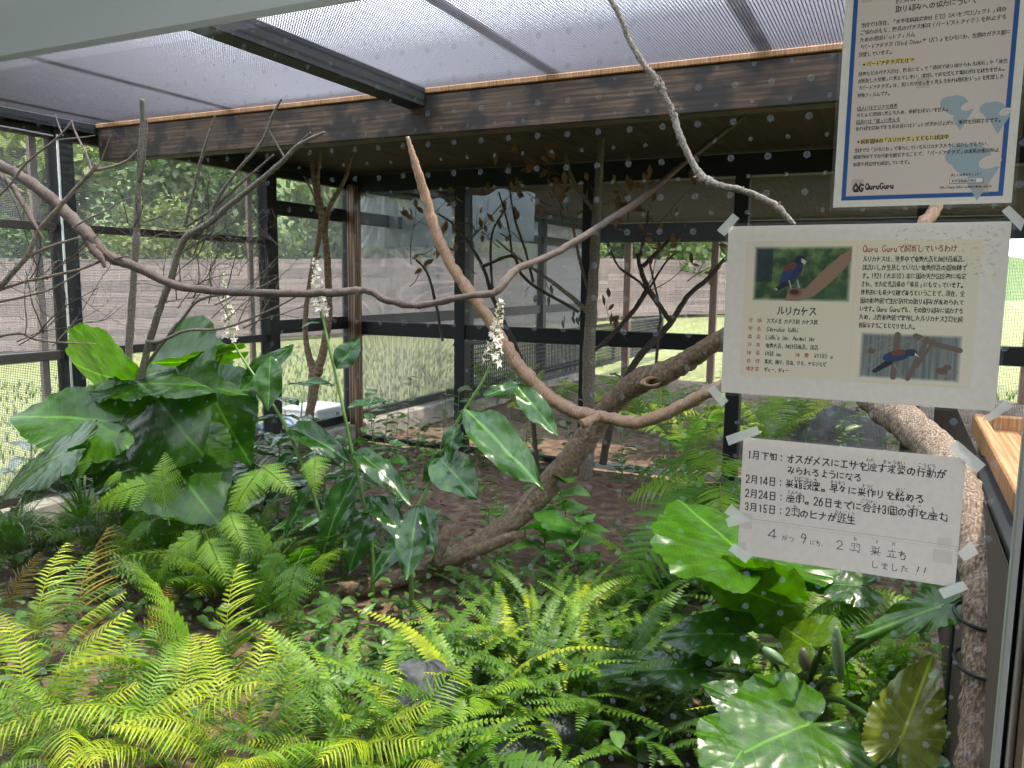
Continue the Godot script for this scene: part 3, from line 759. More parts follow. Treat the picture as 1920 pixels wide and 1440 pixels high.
# ---------------------------------------------------------------- lettering: each character as pen strokes on a 10 x 10 grid
# a stroke is a run of x,y digits; «言:0049» sets another character into the box from 0,0 to 4,9
const PEN := {
	"あ": "1282 4048 7457281644748669", "い": "11163847 7286", "う": "3060 1363848749", "え": "2151 1464 6419 3758 5898", "お": "1353 3038 3828173664758779 7183", "か": "1363 636848 4019 7285", "き": "1272 1474 3057 26284969", "く": "611469", "け": "1118 3383 606649", "こ": "2171 1618 1879", "さ": "1272 4057 26284969", "し": "2027396987", "す": "1292 505746365557 5739", "せ": "0393 606556 20283988", "そ": "2070702494 945536486989", "た": "1252 4019 5484 5688", "ち": "1272 4036 365385 857949", "つ": "133284857849", "て": "1282 8254455768 6879", "と": "2034 71254638 3888", "な": "1252 3116 7183 6468 5847 485768 6889", "に": "1118 4282 4657 5787", "の": "5147281714325283866869", "は": "1118 3383 606857485868 6889", "ひ": "1141 4116 162859 597682 8296", "ふ": "3051 4355 555859 1728 7687", "へ": "063388", "ほ": "1118 3181 3484 6168 5748 485868 6889", "ま": "1282 1484 5058 58384757 5889", "み": "115127 271635 357787 8259", "む": "1252 303727 2637 377989 8985 7283", "め": "2147 62381725427284866879", "も": "1252 1555 303848697876", "や": "146374 7485 8565 4151 2049", "ゆ": "1117 163363 638587 8767 615949", "よ": "5058 5383 58384757 5789", "ら": "3051 2226 265384 848759", "り": "2126 616658 5839", "る": "2171 7115 155375 758769 6948 4857", "れ": "2029 1332 3218 185474 7478 7898", "ろ": "2171 7115 155375 758769 6939", "わ": "2029 1332 3218 1853 5384 848759", "を": "1272 4025 2545 4557 8346 46484999", "ん": "4019 194455586888 8886",
	"ア": "1282 8264 5345 4529", "イ": "7115 4449", "ウ": "4042 1512 1282 8286 8639", "エ": "2171 4148 1888", "オ": "1383 606949 5328", "カ": "1383 837858 4119", "キ": "1372 1585 3059", "ク": "3115 2171 716529", "ケ": "3015 2483 5329", "コ": "1272 7278 1878", "サ": "0393 2026 6065 6549", "シ": "1132 1425 1969 6992", "ス": "1171 7119 5488", "タ": "3015 2171 7129 3566", "チ": "7021 1484 5057 5729", "ッ": "つ:1399", "テ": "2171 1484 5457 5729", "ト": "3039 3466", "ナ": "1383 5055 5529", "ハ": "3118 6189", "ヒ": "8224 202888", "フ": "1281 8165 6529", "マ": "1282 8255 3467", "ム": "4018 1887 6489", "メ": "7019 2377", "モ": "2171 1585 414878", "ヤ": "1482 8264 3049", "ユ": "2272 7267 1898", "ヨ": "2272 7279 2575 2979", "ラ": "2171 1483 8356 5629", "リ": "2126 7076 7639", "ル": "3035 3519 6068 6896", "ロ": "1181 8188 8818 1811", "ン": "1132 1969 6992", "ー": "1484",
	"、": "2739", "。": "1747 4749 4919 1917", "「": "805055", "」": "395954", "『": "907075 8085", "』": "294944 3934", "（": "805369", "）": "205639", "：": "4243 4748", "・": "4555", "？": "233282835556 5858", "！": "5056 5859", "■": "3363 3464 3565 3666 3363", "①": "3070969939060330 4557 5258", "②": "3070969939060330 3563 6337 3767", 
	"日": "2070 7079 7929 2920 2474", "目": "2070 7079 7929 2920 2373 2676", "月": "2026 2619 2070 7079 7959 2373 2676", "田": "1181 8189 8919 1911 5159 1585", "口": "1181 8189 8919 1911", "言": "3060 1292 2474 2676 2878 2829 7879 2979", "十": "0494 5059", "土": "1484 5059 0999", "木": "1383 5059 5318 5388", "糸": "4023 2353 5325 2575 4549 2618 6688", "人": "5019 4289", "亻": "6014 4349", "氵": "1132 0324 0936", "扌": "0383 505848 0775", "禾": "7021 1383 5059 5318 5387", "門": "1019 1040 4044 1444 1242 9099 9060 6064 6494 6292", "女": "4016 1689 7129 0494", "子": "2171 7153 5359 5949 0595", "力": "1383 8378 7858 4019", "又": "1282 8219 2288", "ネ": "4050 1282 8215 4549 4566", "矢": "3015 2282 0595 5219 5599", "羊": "2031 7061 1282 2474 0696 5259",
	"下": "1191 5159 5474", "旬": "2014 2281 8188 8878 日:2368", "大": "0393 5019 4489", "太": "0393 5019 4489 4757", "少": "5055 2315 6384 7519", "中": "1282 8286 8616 1612 5059", "上": "5058 5383 0898", "止": "5058 5383 2428 0898", "正": "1191 5158 5484 2428 0898", "生": "2013 2282 2585 5059 0999", "立": "5051 1282 3437 6467 0898", "早": "2070 7074 7424 2420 2272 0696 5459", "々": "3014 2262 6237 3556", "巣": "1021 4041 8071 2272 7275 7525 2522 0696 4249 4619 4689", "箱": "1022 2030 5062 6080 木:0349 目:5399", "設": "言:0049 5042 5080 8083 8393 5494 9459 5499", "置": "1080 1013 1383 8083 4043 6063 2474 目:3678 1519 1999", "作": "亻:0049 5042 4292 6269 6494 6696", "始": "女:0049 7053 5383 口:5699", "産": "5051 1282 3242 6252 1494 1409 4525 3585 3787 5559 2999", "卵": "3012 1218 1838 3031 4049 2334 5058 5070 7090 9097 9787 6373", "合": "5004 5094 3363 2575 7579 7929 2925", "計": "言:0049 5494 7079", "個": "亻:0029 3090 9099 9939 3930 4383 6166 4676 7678 7848 4846", "羽": "1040 4048 4838 1223 0738 5090 9099 9989 6273 5788", "誕": "言:0039 4050 5043 4353 5338 3999 6090 7277 7494 6797 7072", "求": "1282 5059 5949 7081 2435 4518 7456 5689", "愛": "8010 2132 5152 8162 1383 1315 8385 2536 4446 6668 3719 3777 7729 4889", "行": "3013 3315 2529 5181 4494 7479 7969", "動": "4010 0252 1343 4346 4616 1613 1545 3039 0747 0959 6393 9398 9888 7059", "渡": "氵:0029 6061 3292 3229 4494 5456 7476 5676 4888 8849 5899",
	"食": "5014 5094 2373 7376 2676 2329 2948 4689", "飼": "食:0049 5090 9099 9989 5272 口:5477", "育": "5051 1191 4123 2373 2474 2429 7479 2676 2878", "世": "0393 2028 2888 5056 7076 5676", "界": "2070 7074 7424 2420 2272 4044 5416 5496 3639 6669", "奄": "0292 5015 5195 3474 7478 7838 3834 3676 5459 5999 9997", "美": "2031 7061 1282 2373 0494 5054 1696 5619 5699", "島": "3020 2075 2070 7073 2373 2686 8699 9969 1619 1959 3639", "加": "力:0059 口:6298", "呂": "2070 7073 7323 2320 1585 8589 8919 1915", "麻": "5050 1191 1109 3373 2464 4449 4428 7479 7459 7499", "青": "1181 2282 0494 5044 2629 2676 7679 2777 2878", "請": "言:0039 青:4099", "息": "4030 2070 7075 7525 2520 2272 2474 0709 2729 2969 6967 4657 8698", "群": "0040 4042 0242 4204 2209 1545 4549 1949 5061 9081 5292 5494 5696 7279", "固": "1090 9099 9919 1910 2373 5155 3575 7578 7838 3835", "有": "0292 4016 3439 3484 8489 8979 3686 3888", "重": "7011 0292 1383 8386 8616 1613 1484 5159 1787 0999", "種": "禾:0049 重:5099", "国": "1090 9099 9919 1910 2373 2575 2878 5258 6667", "年": "3014 2282 2575 2528 0898 5259", "天": "1181 0494 5154 5419 5489", "然": "2013 1141 4116 1232 5393 7156 7396 8081 0809 2829 4849 6869", "記": "言:0049 5191 9195 9555 5559 5999 9997", "念": "5004 5094 3242 2464 6455 0709 2729 2969 6967 4657 8698", "物": "1012 1141 2029 0545 5043 5192 9288 8878 6245 7356", "指": "扌:0049 8052 5054 5494 5696 9699 9959 5956 5797", "定": "5051 1191 1113 9193 2474 5458 5676 3628 2899", "鹿": "5050 1191 1109 2383 3373 3353 2545 3639 3647 6669 6999", "児": "2025 4070 7075 7545 4540 4272 4719 6769 6999 9997", "県": "3070 7075 7535 3530 3172 3373 1116 1686 5659 3729 7789", "鳥": "4030 2070 7074 7424 2026 2272 2686 8689 8979 1719 3738 5758", "的": "2012 1141 4149 4919 1911 1545 6053 5292 9288 8878 6466", "希": "2072 7022 0494 4016 2628 2676 7678 5459", "現": "0040 0444 2008 0848 5080 8086 8656 5650 5282 5484 6649 7679 7999", "在": "0292 4016 2429 6369 4585 3999", "全": "5004 5094 3464 3666 5459 1999", "園": "1090 9099 9919 1910 3272 5154 2474 3565 6567 6737 3735 5768 4728", "態": "2012 0242 0407 0444 4447 0545 6083 6064 6494 0709 2829 2969 6968 4757 8798", "研": "0040 2016 1419 1444 4449 1949 5191 5595 6149 8189", "究": "5051 1191 1113 9193 3224 6274 1565 6568 6898 4519", "取": "0050 1019 4049 1343 1646 0958 5292 9259 6299", "組": "糸:0049 6090 6069 9099 6393 6696 5999", "進": "1122 0434 3417 0838 3899 5033 4247 4382 4555 4685 4787 6267", "協": "0343 2029 5191 9184 7054 3666 6669 5539 7696 9699 8569", "野": "0040 4044 4404 0400 0242 2009 0646 0949 5181 8163 5494 7479 7969", "繁": "2002 0141 1144 1434 2024 6053 5191 6194 7154 糸:1589", "殖": "0040 2014 1242 4218 2335 5191 7073 6393 9397 9767 6763 6595 5359 5999", "展": "1080 8083 1383 1009 2585 3437 6467 2797 3739 4888 3949", "示": "2171 1484 5459 5949 3617 6687",
	"分": "4013 5093 2474 7478 7868 4519", "類": "2024 0242 2204 2244 0646 2508 2648 5090 5292 9297 9757 5752 5494 5595 6759 8799", "科": "禾:0049 5162 5463 5797 8089", "属": "1080 8082 1282 1009 2373 5357 2686 8689 2629 4768", "学": "1021 4041 8071 1292 1214 9294 2474 7455 5559 5949 0696", "名": "4014 3171 7109 4585 8589 8949 4945", "英": "0292 3033 6063 2474 2427 7477 0797 5357 5719 5799", "布": "0292 4017 2528 2585 8588 5359", "体": "亻:0029 3393 6069 6337 6397 5777", "長": "2080 2026 2282 2474 0696 3639 3958 5799 7466", "約": "糸:0049 6053 5292 9288 8878 6466", "性": "2029 0315 3344 6053 5292 5595 7079 4999", "果": "2070 7074 7424 2420 2272 5059 0696 5519 5589", "実": "5051 1191 1113 9193 2373 2575 0797 5256 5619 5699", "昆": "2070 7074 7424 2420 2272 2529 2747 2949 6569 8566 6999", "虫": "1282 8286 8616 1612 5058 1888 7699", "鳴": "口:0147 鳥:4099", "声": "0191 5053 2373 2575 7578 2878 2519 5558",
	"平": "1181 3234 7363 0595 5159", "電": "2070 0292 0204 9294 5055 2575 7578 2878 2528 5559 5999", "機": "木:0039 4042 4354 3696 7065 6599 8486 4659 8062", "株": "木:0039 5143 4393 3696 7079 7539 7599", "式": "0292 6056 5699 8081 1545 3538 0848", "会": "5004 5094 3363 1585 4518 1878 6689", "社": "1122 0343 4306 2429 2536 5494 7079 4999", "様": "木:0039 5061 9081 4191 5383 4595 7079 4766 7799", "衝": "2003 2204 1419 重:3069 7090 7494 8489", "突": "5051 1191 1113 9193 3224 6274 0696 5519 5599 7485", "防": "1019 1040 4024 2445 4526 7071 5393 6349 6585 8588", "透": "1122 0434 3417 0838 3899 8040 3282 6034 6094 4474 5447 7478", "明": "0141 4148 4808 0801 0444 6066 6649 6090 9099 9989 6393 6696", "左": "0292 4018 3585 6569 2999", "側": "亻:0029 3060 6067 6737 3730 3262 3464 4829 5869 7177 9099 9989", "面": "0191 4023 1383 8389 8919 1913 3339 6369 3565 3767", "建": "0131 3113 1333 3308 0899 5181 8184 4494 5484 3696 6068", "窓": "5051 1191 1113 9193 3224 6274 3575 0709 2729 2969 6967 4657 8698", "場": "0343 2008 0847 5080 8084 8454 5450 5282 4595 5538 6797 7658", "所": "0040 1343 4346 1646 1309 9051 5349 5494 8489", "景": "2070 7073 7323 2320 0494 2575 7577 7727 2725 5759 2819 7889", "色": "4013 3070 1282 8285 1585 1219 1999 9997 4245", "反": "1090 1009 1383 8319 3499", "射": "3020 1040 4049 1016 1242 1444 0646 4808 5393 8089 8979 5566", "空": "5051 1191 1113 9193 3224 6274 2575 5558 1898", "間": "門:0099 日:3478", "見": "2070 7075 7525 2520 2272 2373 4509 6568 6899", "激": "氵:0029 3153 3353 5055 3656 5349 6053 8062 7292 9259 6599", "命": "5003 5093 3363 1545 4548 1848 1518 5585 5559 8588", "落": "0191 2023 7073 1424 1526 0939 5344 5282 4599 口:5789", "事": "0191 5059 2272 7274 7424 2422 2686 8689 0797 2888", "故": "0343 2005 0545 4549 4909 0905 6052 5292 9259 6599", "後": "2003 2204 1519 6042 4263 6344 4484 4676 7639 4699", "絶": "糸:0049 色:5099", "紫": "2024 2242 1214 0444 6064 6494 糸:1589", "外": "2004 2242 4209 1434 7079 7495", "線": "糸:0049 7061 5090 9094 9454 5450 5292 7479 5546 7699", "配": "0050 0242 4249 0909 0209 2006 3036 0646 5191 9194 9454 5459 5999 9997", "特": "1012 0141 2029 0545 7073 5191 4393 4595 8089 8979 5666", "殊": "0040 2014 1242 4218 2335 5142 4393 7079 4595 7549 7599", "視": "ネ:0049 見:4099", "観": "2004 0242 1319 1343 1545 1747 1949 3139 見:5099", "損": "扌:0039 5080 8083 8353 5350 5484 8488 8858 5854 5686 5949 8899", "壁": "1040 4042 1242 1016 2444 4446 2646 7071 5191 5393 5595 7377 土:1699", "感": "1191 1106 5186 8081 3353 2545 4547 2747 2527 1819 3839 3979 5758 8798", "知": "矢:0049 口:5298", "浮": "氵:0029 9040 4152 6162 9182 3383 8365 6569 6959 3696", "回": "1090 9099 9919 1910 3373 7376 7636 3633", "避": "1122 0434 3417 0838 3899 3050 5052 3252 3037 口:4457 7071 6191 6494 6696 8288", "検": "木:0039 7043 7093 5383 5585 8587 8757 5755 7449 7499", "証": "言:0039 正:4099", "暮": "0191 3032 6062 3373 7375 3575 3533 0696 4606 5596 日:3679", "環": "0030 0434 2008 0737 4090 9093 9343 4340 3494 5585 8587 5787 6739 7799", "境": "0333 2007 0737 6061 4191 5253 8273 3494 4585 8587 8747 4745 5639 7789 8999", "察": "5051 1191 1112 9192 3313 3335 6384 2666 1787 5759 3829 7889", "際": "1019 1040 4024 2445 4526 6043 5282 7092 5575 4696 7679 5748 8799", "効": "2022 0242 1304 3344 1549 4409 力:5099", "認": "言:0039 4191 9185 6144 4648 5759 5989 6667 8798", "当": "5054 2032 8072 2383 8389 2989 3686", "館": "食:0039 7071 5191 5153 9193 6383 8385 8565 6369 6989 8987 6787", "詳": "言:0039 羊:4099", "通": "1122 0434 3417 0838 3899 4080 8053 4383 4347 8387 4585 6367", "抜": "扌:0039 4393 6049 5383 8349 5499 8081",
	"0": "3050 5072 7277 7759 5939 3917 1712 1230", "1": "3151 5159", "2": "122030607274 7419 1989", "3": "12306072736445 456476776949 4917", "4": "6007 0787 6069", "5": "802025 255466776949 4918", "6": "604114172959777553 532417", "7": "1080 8049", "8": "3060727364443412 1230 4416183959786644", "9": "7354342330506173 736549",
	"A": "5009 5099 2676", "B": "1019 1050 5072 7354 5414 5476 7759 5919", "C": "817040214159 597988", "D": "1019 1040 4083 8386 8649 4919", "E": "8010 1019 1989 1474", "G": "8170402115274969 6986 8665", "H": "1019 8089 1585", "I": "5059", "L": "1019 1979", "O": "3060838669391613 1330", "P": "1019 1060 6073 7365 6515", "Q": "3060838669391613 1330 5799", "U": "1017 17395968 6890 9080", "V": "0059 5090",
	"a": "727943 4325 2748 4876", "b": "1019 1544 4476 7749 4918", "c": "7444261749 6987", "d": "7079 75442617 174977", "e": "1676 7644 4416 1859 5978", "g": "7479 7544261749 4977 7969", "h": "1019 1645 4577 7779", "i": "5459 5152", "j": "6469 6939 6152", "k": "1019 7416 3679", "l": "5059", "m": "0409 0635 3539 3665 6579 7999", "n": "1419 1645 4577 7779", "o": "3464 6476 7769 6939 3917 1634", "p": "1419 144575 7747 4717", "r": "2429 2745 4575", "s": "7434 3426 2666 6678 7839 3918", "t": "4047 4769 2474", "u": "1417 1749 4977 7479", "v": "1449 4984", "w": "0429 2945 4569 6994", "y": "1448 7429", ".": "4849", ",": "4839", "'": "5052", ":": "4445 4849", "/": "8019", "-": "2676", "!": "7156 4949", "(": "603669", ")": "306639", "™": "1141 3135 5155 5172 7291"}
const VOICED := {"が": "か", "ぎ": "き", "ぐ": "く", "げ": "け", "ご": "こ", "ざ": "さ", "じ": "し", "ず": "す", "ぜ": "せ", "ぞ": "そ", "づ": "つ", "だ": "た", "で": "て", "ど": "と", "ば": "は", "び": "ひ", "ぶ": "ふ", "べ": "へ", "ぼ": "ほ", "ガ": "カ", "ギ": "キ", "グ": "ク", "ゴ": "コ", "ジ": "シ", "ズ": "ス", "ダ": "タ", "デ": "テ", "ド": "ト", "バ": "ハ", "ビ": "ヒ", "ブ": "フ", "プ": "フ"}
const SMALL := {"っ": "つ", "ゃ": "や", "ゅ": "ゆ", "ょ": "よ", "ャ": "ヤ", "ュ": "ユ", "ョ": "ヨ", "ィ": "イ", "ェ": "エ"}
const PPC := 38.0      # texture pixels per centimetre of paper

func pen_line(im: Image, a: Vector2, b: Vector2, r: float, col: Color) -> void:
	var lo := Vector2i((a.min(b) - Vector2.ONE * (r + 1.0)).floor())
	var hi := Vector2i((a.max(b) + Vector2.ONE * (r + 1.0)).ceil())
	var d := b - a
	var l2 := maxf(d.length_squared(), 1e-6)
	for y in range(maxi(lo.y, 0), mini(hi.y + 1, im.get_height())):
		for x in range(maxi(lo.x, 0), mini(hi.x + 1, im.get_width())):
			var p := Vector2(x + 0.5, y + 0.5)
			var t := clampf((p - a).dot(d) / l2, 0.0, 1.0)
			var c := clampf(r + 0.5 - (a + d * t).distance_to(p), 0.0, 1.0) * col.a
			if c > 0.0:
				var o := im.get_pixel(x, y)
				im.set_pixel(x, y, Color(lerpf(o.r, col.r, c), lerpf(o.g, col.g, c), lerpf(o.b, col.b, c)))
func glyph(im: Image, ch: String, lo: Vector2, hi: Vector2, r: float, col: Color, slant := 0.0) -> void:
	if VOICED.has(ch):
		glyph(im, VOICED[ch], lo, hi, r, col, slant)
		var s := hi - lo
		if ch == "プ": pen_line(im, lo + s * Vector2(0.98, 0.08), lo + s * Vector2(0.99, 0.09), r * 1.7, col)
		else:
			pen_line(im, lo + s * Vector2(0.84, 0.0), lo + s * Vector2(0.90, 0.13), r * 0.8, col)
			pen_line(im, lo + s * Vector2(0.98, -0.05), lo + s * Vector2(1.04, 0.08), r * 0.8, col)
		return
	if SMALL.has(ch):
		glyph(im, SMALL[ch], lo.lerp(hi, 0.0) + (hi - lo) * Vector2(0.12, 0.34), hi - (hi - lo) * Vector2(0.2, 0.0), r * 0.9, col, slant)
		return
	r *= clampf(1.1 - PEN.get(ch, "").length() / 160.0, 0.55, 1.0)      # crowded characters take a finer pen
	for s in PEN.get(ch, "").split(" ", false):
		if s.length() > 2 and s[1] == ":":
			glyph(im, s[0], lo + (hi - lo) * Vector2(int(s[2]), int(s[3])) / 9.0, lo + (hi - lo) * Vector2(int(s[4]), int(s[5])) / 9.0, r, col, slant)
			continue
		var prev := Vector2.INF
		for k in range(0, s.length() - 1, 2):
			var q := Vector2(int(s[k]), int(s[k + 1])) / 9.0
			q.x += slant * (1.0 - q.y)
			q = lo + (hi - lo) * q
			if prev != Vector2.INF: pen_line(im, prev, q, r, col)
			prev = q
func width_of(ch: String) -> float:
	return (0.36 if ch in "iljt.,':I" else 0.74 if ch in "mwQOGMDHUAEBC" else 0.56) if ch.unicode_at(0) < 128 else 1.0
func write(im: Image, x0: float, x1: float, y: float, text: String, col: Color, size: float, weight := 0.055, slant := 0.0) -> void:
	# one line of text from x0 to x1, its middle at y, characters size tall (centimetres)
	var total := 0.0
	for ch in text: total += width_of(ch)
	var x := x0
	for ch in text:
		var adv := (x1 - x0) * width_of(ch) / total
		var w := minf(adv * 0.90, size)
		if ch != " " and ch != "　":
			glyph(im, ch, Vector2(x + (adv - w) * 0.5, y - size * 0.5) * PPC, Vector2(x + (adv + w) * 0.5, y + size * 0.5) * PPC, size * weight * PPC, col, slant)
		x += adv
func fillp(im: Image, poly: PackedVector2Array, col: Color, soft := 0.0) -> void:
	var pts := PackedVector2Array()
	var lo := Vector2.INF
	var hi := -Vector2.INF
	for p in poly:
		pts.append(p * PPC)
		lo = lo.min(p * PPC); hi = hi.max(p * PPC)
	for y in range(maxi(int(lo.y), 0), mini(int(hi.y) + 2, im.get_height())):
		for x in range(maxi(int(lo.x), 0), mini(int(hi.x) + 2, im.get_width())):
			if Geometry2D.is_point_in_polygon(Vector2(x + 0.5, y + 0.5), pts):
				var o := im.get_pixel(x, y)
				im.set_pixel(x, y, o.lerp(Color(col.r, col.g, col.b), col.a))
func oval(c: Vector2, rx: float, ry: float, turn := 0.0) -> PackedVector2Array:
	var out := PackedVector2Array()
	for k in 22:
		out.append(c + Vector2(cos(TAU * k / 22) * rx, sin(TAU * k / 22) * ry).rotated(turn))
	return out
func rect(x0: float, y0: float, x1: float, y1: float) -> PackedVector2Array:
	return PackedVector2Array([Vector2(x0, y0), Vector2(x1, y0), Vector2(x1, y1), Vector2(x0, y1)])
func sheet_image(w: float, h: float, col: Color) -> Image:
	var im := Image.create(int(w * PPC), int(h * PPC), false, Image.FORMAT_RGB8)
	var nz := noise(0.02, 3, 8)
	for y in im.get_height():
		for x in im.get_width():
			var k := 1.0 + 0.025 * nz.get_noise_2d(x, y)
			im.set_pixel(x, y, Color(col.r * k, col.g * k, col.b * k))
	return im
func frame_print(im: Image, x0: float, y0: float, x1: float, y1: float, sd: int) -> Image:
	# the blurred woodland behind a printed photograph
	var nz := noise(0.012, 3, sd)
	for y in range(int(y0 * PPC), int(y1 * PPC)):
		for x in range(int(x0 * PPC), int(x1 * PPC)):
			var u := (x / PPC - x0) / (x1 - x0)
			var v := (y / PPC - y0) / (y1 - y0)
			var k := nz.get_noise_2d(x, y) * 0.8 + 0.5
			var c := Color(0.13, 0.24, 0.15).lerp(Color(0.42, 0.52, 0.30), clampf(k - 0.25 * v, 0, 1)) if sd == 1 else Color(0.36, 0.40, 0.41).lerp(Color(0.52, 0.55, 0.55), clampf(nz.get_noise_2d(x * 4.0, y * 0.1) + 0.5, 0, 1))
			if sd == 1 and u < 0.2 and v < 0.65: c = c.lerp(Color(0.10, 0.17, 0.20), 0.8)
			if sd == 1 and u > 0.62 and v > 0.68: c = c.lerp(Color(0.18, 0.36, 0.22), 0.6)
			var e := clampf(minf(minf(u, 1.0 - u) * 22.0, minf(v, 1.0 - v) * 14.0), 0.0, 1.0)
			im.set_pixel(x, y, im.get_pixel(x, y).lerp(c, e))
	return im

func notice(called: String, label: String, lo: Vector2, hi: Vector2, im: Image, tapes: Array) -> void:
	var t := thing(called, label, "notice", Vector3(lo.x, lo.y, 0.0))
	var m := StandardMaterial3D.new()
	m.resource_name = "printed_paper"
	m.albedo_texture = ImageTexture.create_from_image(im)
	m.roughness = 0.45
	m.texture_repeat = false
	m.backlight_enabled = true
	m.backlight = Color(0.3, 0.3, 0.28)
	var b := MB.new()
	var w := hi.x - lo.x
	var h := hi.y - lo.y
	var nu := 16
	var nv := 10
	for k in nv + 1:
		for j in nu + 1:
			var u := float(j) / nu
			var v := float(k) / nv
			b.add(Vector3(w * u, h * (1.0 - v), 0.0042 + 0.0007 * sin(u * 5.0 + lo.y * 9.0) * sin(v * 4.0 + 1.0)), Vector2(u, v))
	b.grid(nu, nv, 0)
	part(t, "paper_sheet", b.commit(), m)
	var f := MB.new()
	f.face([Vector3(-0.004, -0.004, 0.0056), Vector3(-0.004, h + 0.004, 0.0056), Vector3(w + 0.004, h + 0.004, 0.0056), Vector3(w + 0.004, -0.004, 0.0056)])
	part(t, "laminate_film", f.commit(), M.laminate)
	for q in tapes:
		var c := MB.new()
		for k in 4: c.add(Vector3(q[k * 2] - lo.x, q[k * 2 + 1] - lo.y, 0.0062 + 0.0004 * (k % 2)))
		c.quad(0, 1, 2, 3)
		part(t, "tape", c.commit(), M.tape)

func build_notices() -> void:
	var tp := mat("tape", Color(0.90, 0.91, 0.90, 0.72), 0.55)
	tp.transparency = BaseMaterial3D.TRANSPARENCY_ALPHA
	tp.cull_mode = BaseMaterial3D.CULL_DISABLED
	tp.vertex_color_use_as_albedo = false
	var lam := mat("laminate", Color(0.9, 0.92, 0.92, 0.03), 0.12)
	lam.transparency = BaseMaterial3D.TRANSPARENCY_ALPHA
	lam.vertex_color_use_as_albedo = false
	var ink := Color(0.05, 0.045, 0.05)
	# --- portrait notice about the glass film
	var im := sheet_image(21.0, 30.3, Color(0.88, 0.86, 0.83))
	fillp(im, rect(1.0, 0.9, 20.0, 29.4), Color(0.06, 0.32, 0.60))
	fillp(im, rect(1.55, 1.45, 19.45, 28.85), Color(0.83, 0.78, 0.75))
	var pale := Color(0.60, 0.67, 0.71)
	for bd in [[Vector2(14.0, 17.9), 1.0], [Vector2(18.3, 18.9), 0.9], [Vector2(16.2, 24.8), 1.6]]:      # pale blue bird shapes behind the text
		var o: Vector2 = bd[0]
		var s: float = bd[1]
		fillp(im, oval(o, 1.5 * s, 1.25 * s, 0.4), pale)
		fillp(im, oval(o + Vector2(-1.0, -0.4) * s, 0.9 * s, 0.8 * s), pale)
		fillp(im, PackedVector2Array([o + Vector2(0.2, 0.4) * s, o + Vector2(2.0, 0.6) * s, o + Vector2(0.6, 3.2) * s, o + Vector2(-0.3, 1.6) * s]), pale)
		fillp(im, oval(o + Vector2(1.3, 0.2) * s, 0.8 * s, 0.5 * s, -0.3), Color(0.83, 0.78, 0.75))
	fillp(im, rect(2.9, 11.4, 8.9, 11.95), Color(0.87, 0.78, 0.50))
	fillp(im, rect(2.9, 21.4, 13.5, 21.95), Color(0.87, 0.78, 0.50))
	for q in [[1.9, 1.9, 3.3, 3.9], [9.2, 14.1, 10.7, 15.4], [2.2, 26.6, 3.7, 28.3], [16.8, 27.3, 18.4, 29.0]]:
		fillp(im, rect(q[0], q[1], q[2], q[3]), Color(0.70, 0.64, 0.58, 0.6))
	for q in [[6.1, 15.2, 4.1, "野鳥のガラス衝突防止の", 0.72], [6.1, 15.4, 5.2, "取り組みへの協力について", 0.72],
			[2.04, 18.62, 6.72, "当館では現在、「太平電機株式会社 ECO ひいきプロジェクト」様の", 0.52], [2.04, 18.7, 7.65, "ご協力のもと、野鳥のガラス衝突（バードストライク）を防止する", 0.52], [2.06, 8.67, 8.58, "ための透明ドットフィルム", 0.52], [1.94, 19.28, 9.5, "『バードアタラズ（Bird Diver™ UV）』をひるにわ、左側のガラス面に", 0.52], [2.0, 6.28, 10.45, "設置しています。", 0.52],
			[2.5, 8.75, 11.76, "■バードアタラズとは？", 0.55], [2.15, 19.23, 12.95, "建物などのガラス窓は、野鳥にとって「透明で通り抜けられる場所」や「景色", 0.48], [2.15, 19.2, 13.85, "が反射した空間」に見えてしまい、激突して命を落とす事故が後を絶ちません。", 0.48], [2.1, 19.0, 14.75, "『バードアタラズ』は、鳥にだけはっきり見える紫外線反射ドットを配置した", 0.48], [2.19, 6.37, 15.7, "特殊フィルムです。", 0.48],
			[2.28, 7.18, 17.37, "①人にはクリアな視界", 0.48], [2.26, 13.33, 18.24, "ほとんど透明に見えるため、景観を損ないません。", 0.48], [2.26, 7.59, 19.12, "②鳥には「壁」に見える", 0.48], [2.26, 19.26, 20.0, "紫外線を感知できる鳥の目にはドットが浮かび上がり、衝突を回避させます。", 0.48],
			[2.43, 13.41, 21.72, "■飼育個体の「ルリカケス」とともに検証中", 0.55], [2.21, 18.19, 22.83, "当館では「ひるにわ」で暮らしているルリカケスたちに協力してもらい、", 0.48], [2.21, 19.14, 23.7, "飼育環境下での行動を観察することで、「バードアタラズ」の実際の衝突防止", 0.48], [2.23, 9.34, 24.66, "効果や視認性を検証しています。", 0.48],
			[14.0, 17.5, 26.6, "詳しくはHPをチェック！", 0.3]]:
		write(im, q[0], q[1], q[2], q[3], ink, q[4], 0.064)
	for q in [[2.3, 7.2, 17.68], [2.3, 7.6, 19.43]]: pen_line(im, Vector2(q[0], q[2]) * PPC, Vector2(q[1], q[2]) * PPC, 1.0, ink)
	write(im, 3.9, 7.4, 27.65, "QuruGuru", ink, 0.72, 0.11)
	write(im, 2.4, 3.75, 27.8, "QG", ink, 0.85, 0.14)
	write(im, 2.45, 3.6, 27.15, "・・", ink, 0.4, 0.2)
	fillp(im, rect(13.9, 27.05, 17.7, 27.7), Color(0.22, 0.28, 0.42))
	fillp(im, rect(13.95, 27.08, 17.62, 27.62), Color(0.86, 0.86, 0.85))
	write(im, 14.1, 16.9, 27.35, "太平電機株式会社", ink, 0.36, 0.06)
	write(im, 12.85, 18.7, 28.1, "http://www.taihei-madeinjapan-eco.jp", ink, 0.32, 0.06)
	notice("portrait_notice", "portrait notice with a blue border and pale blue bird shapes", Vector2(-0.094, 1.604), Vector2(0.116, 1.907), im, [])
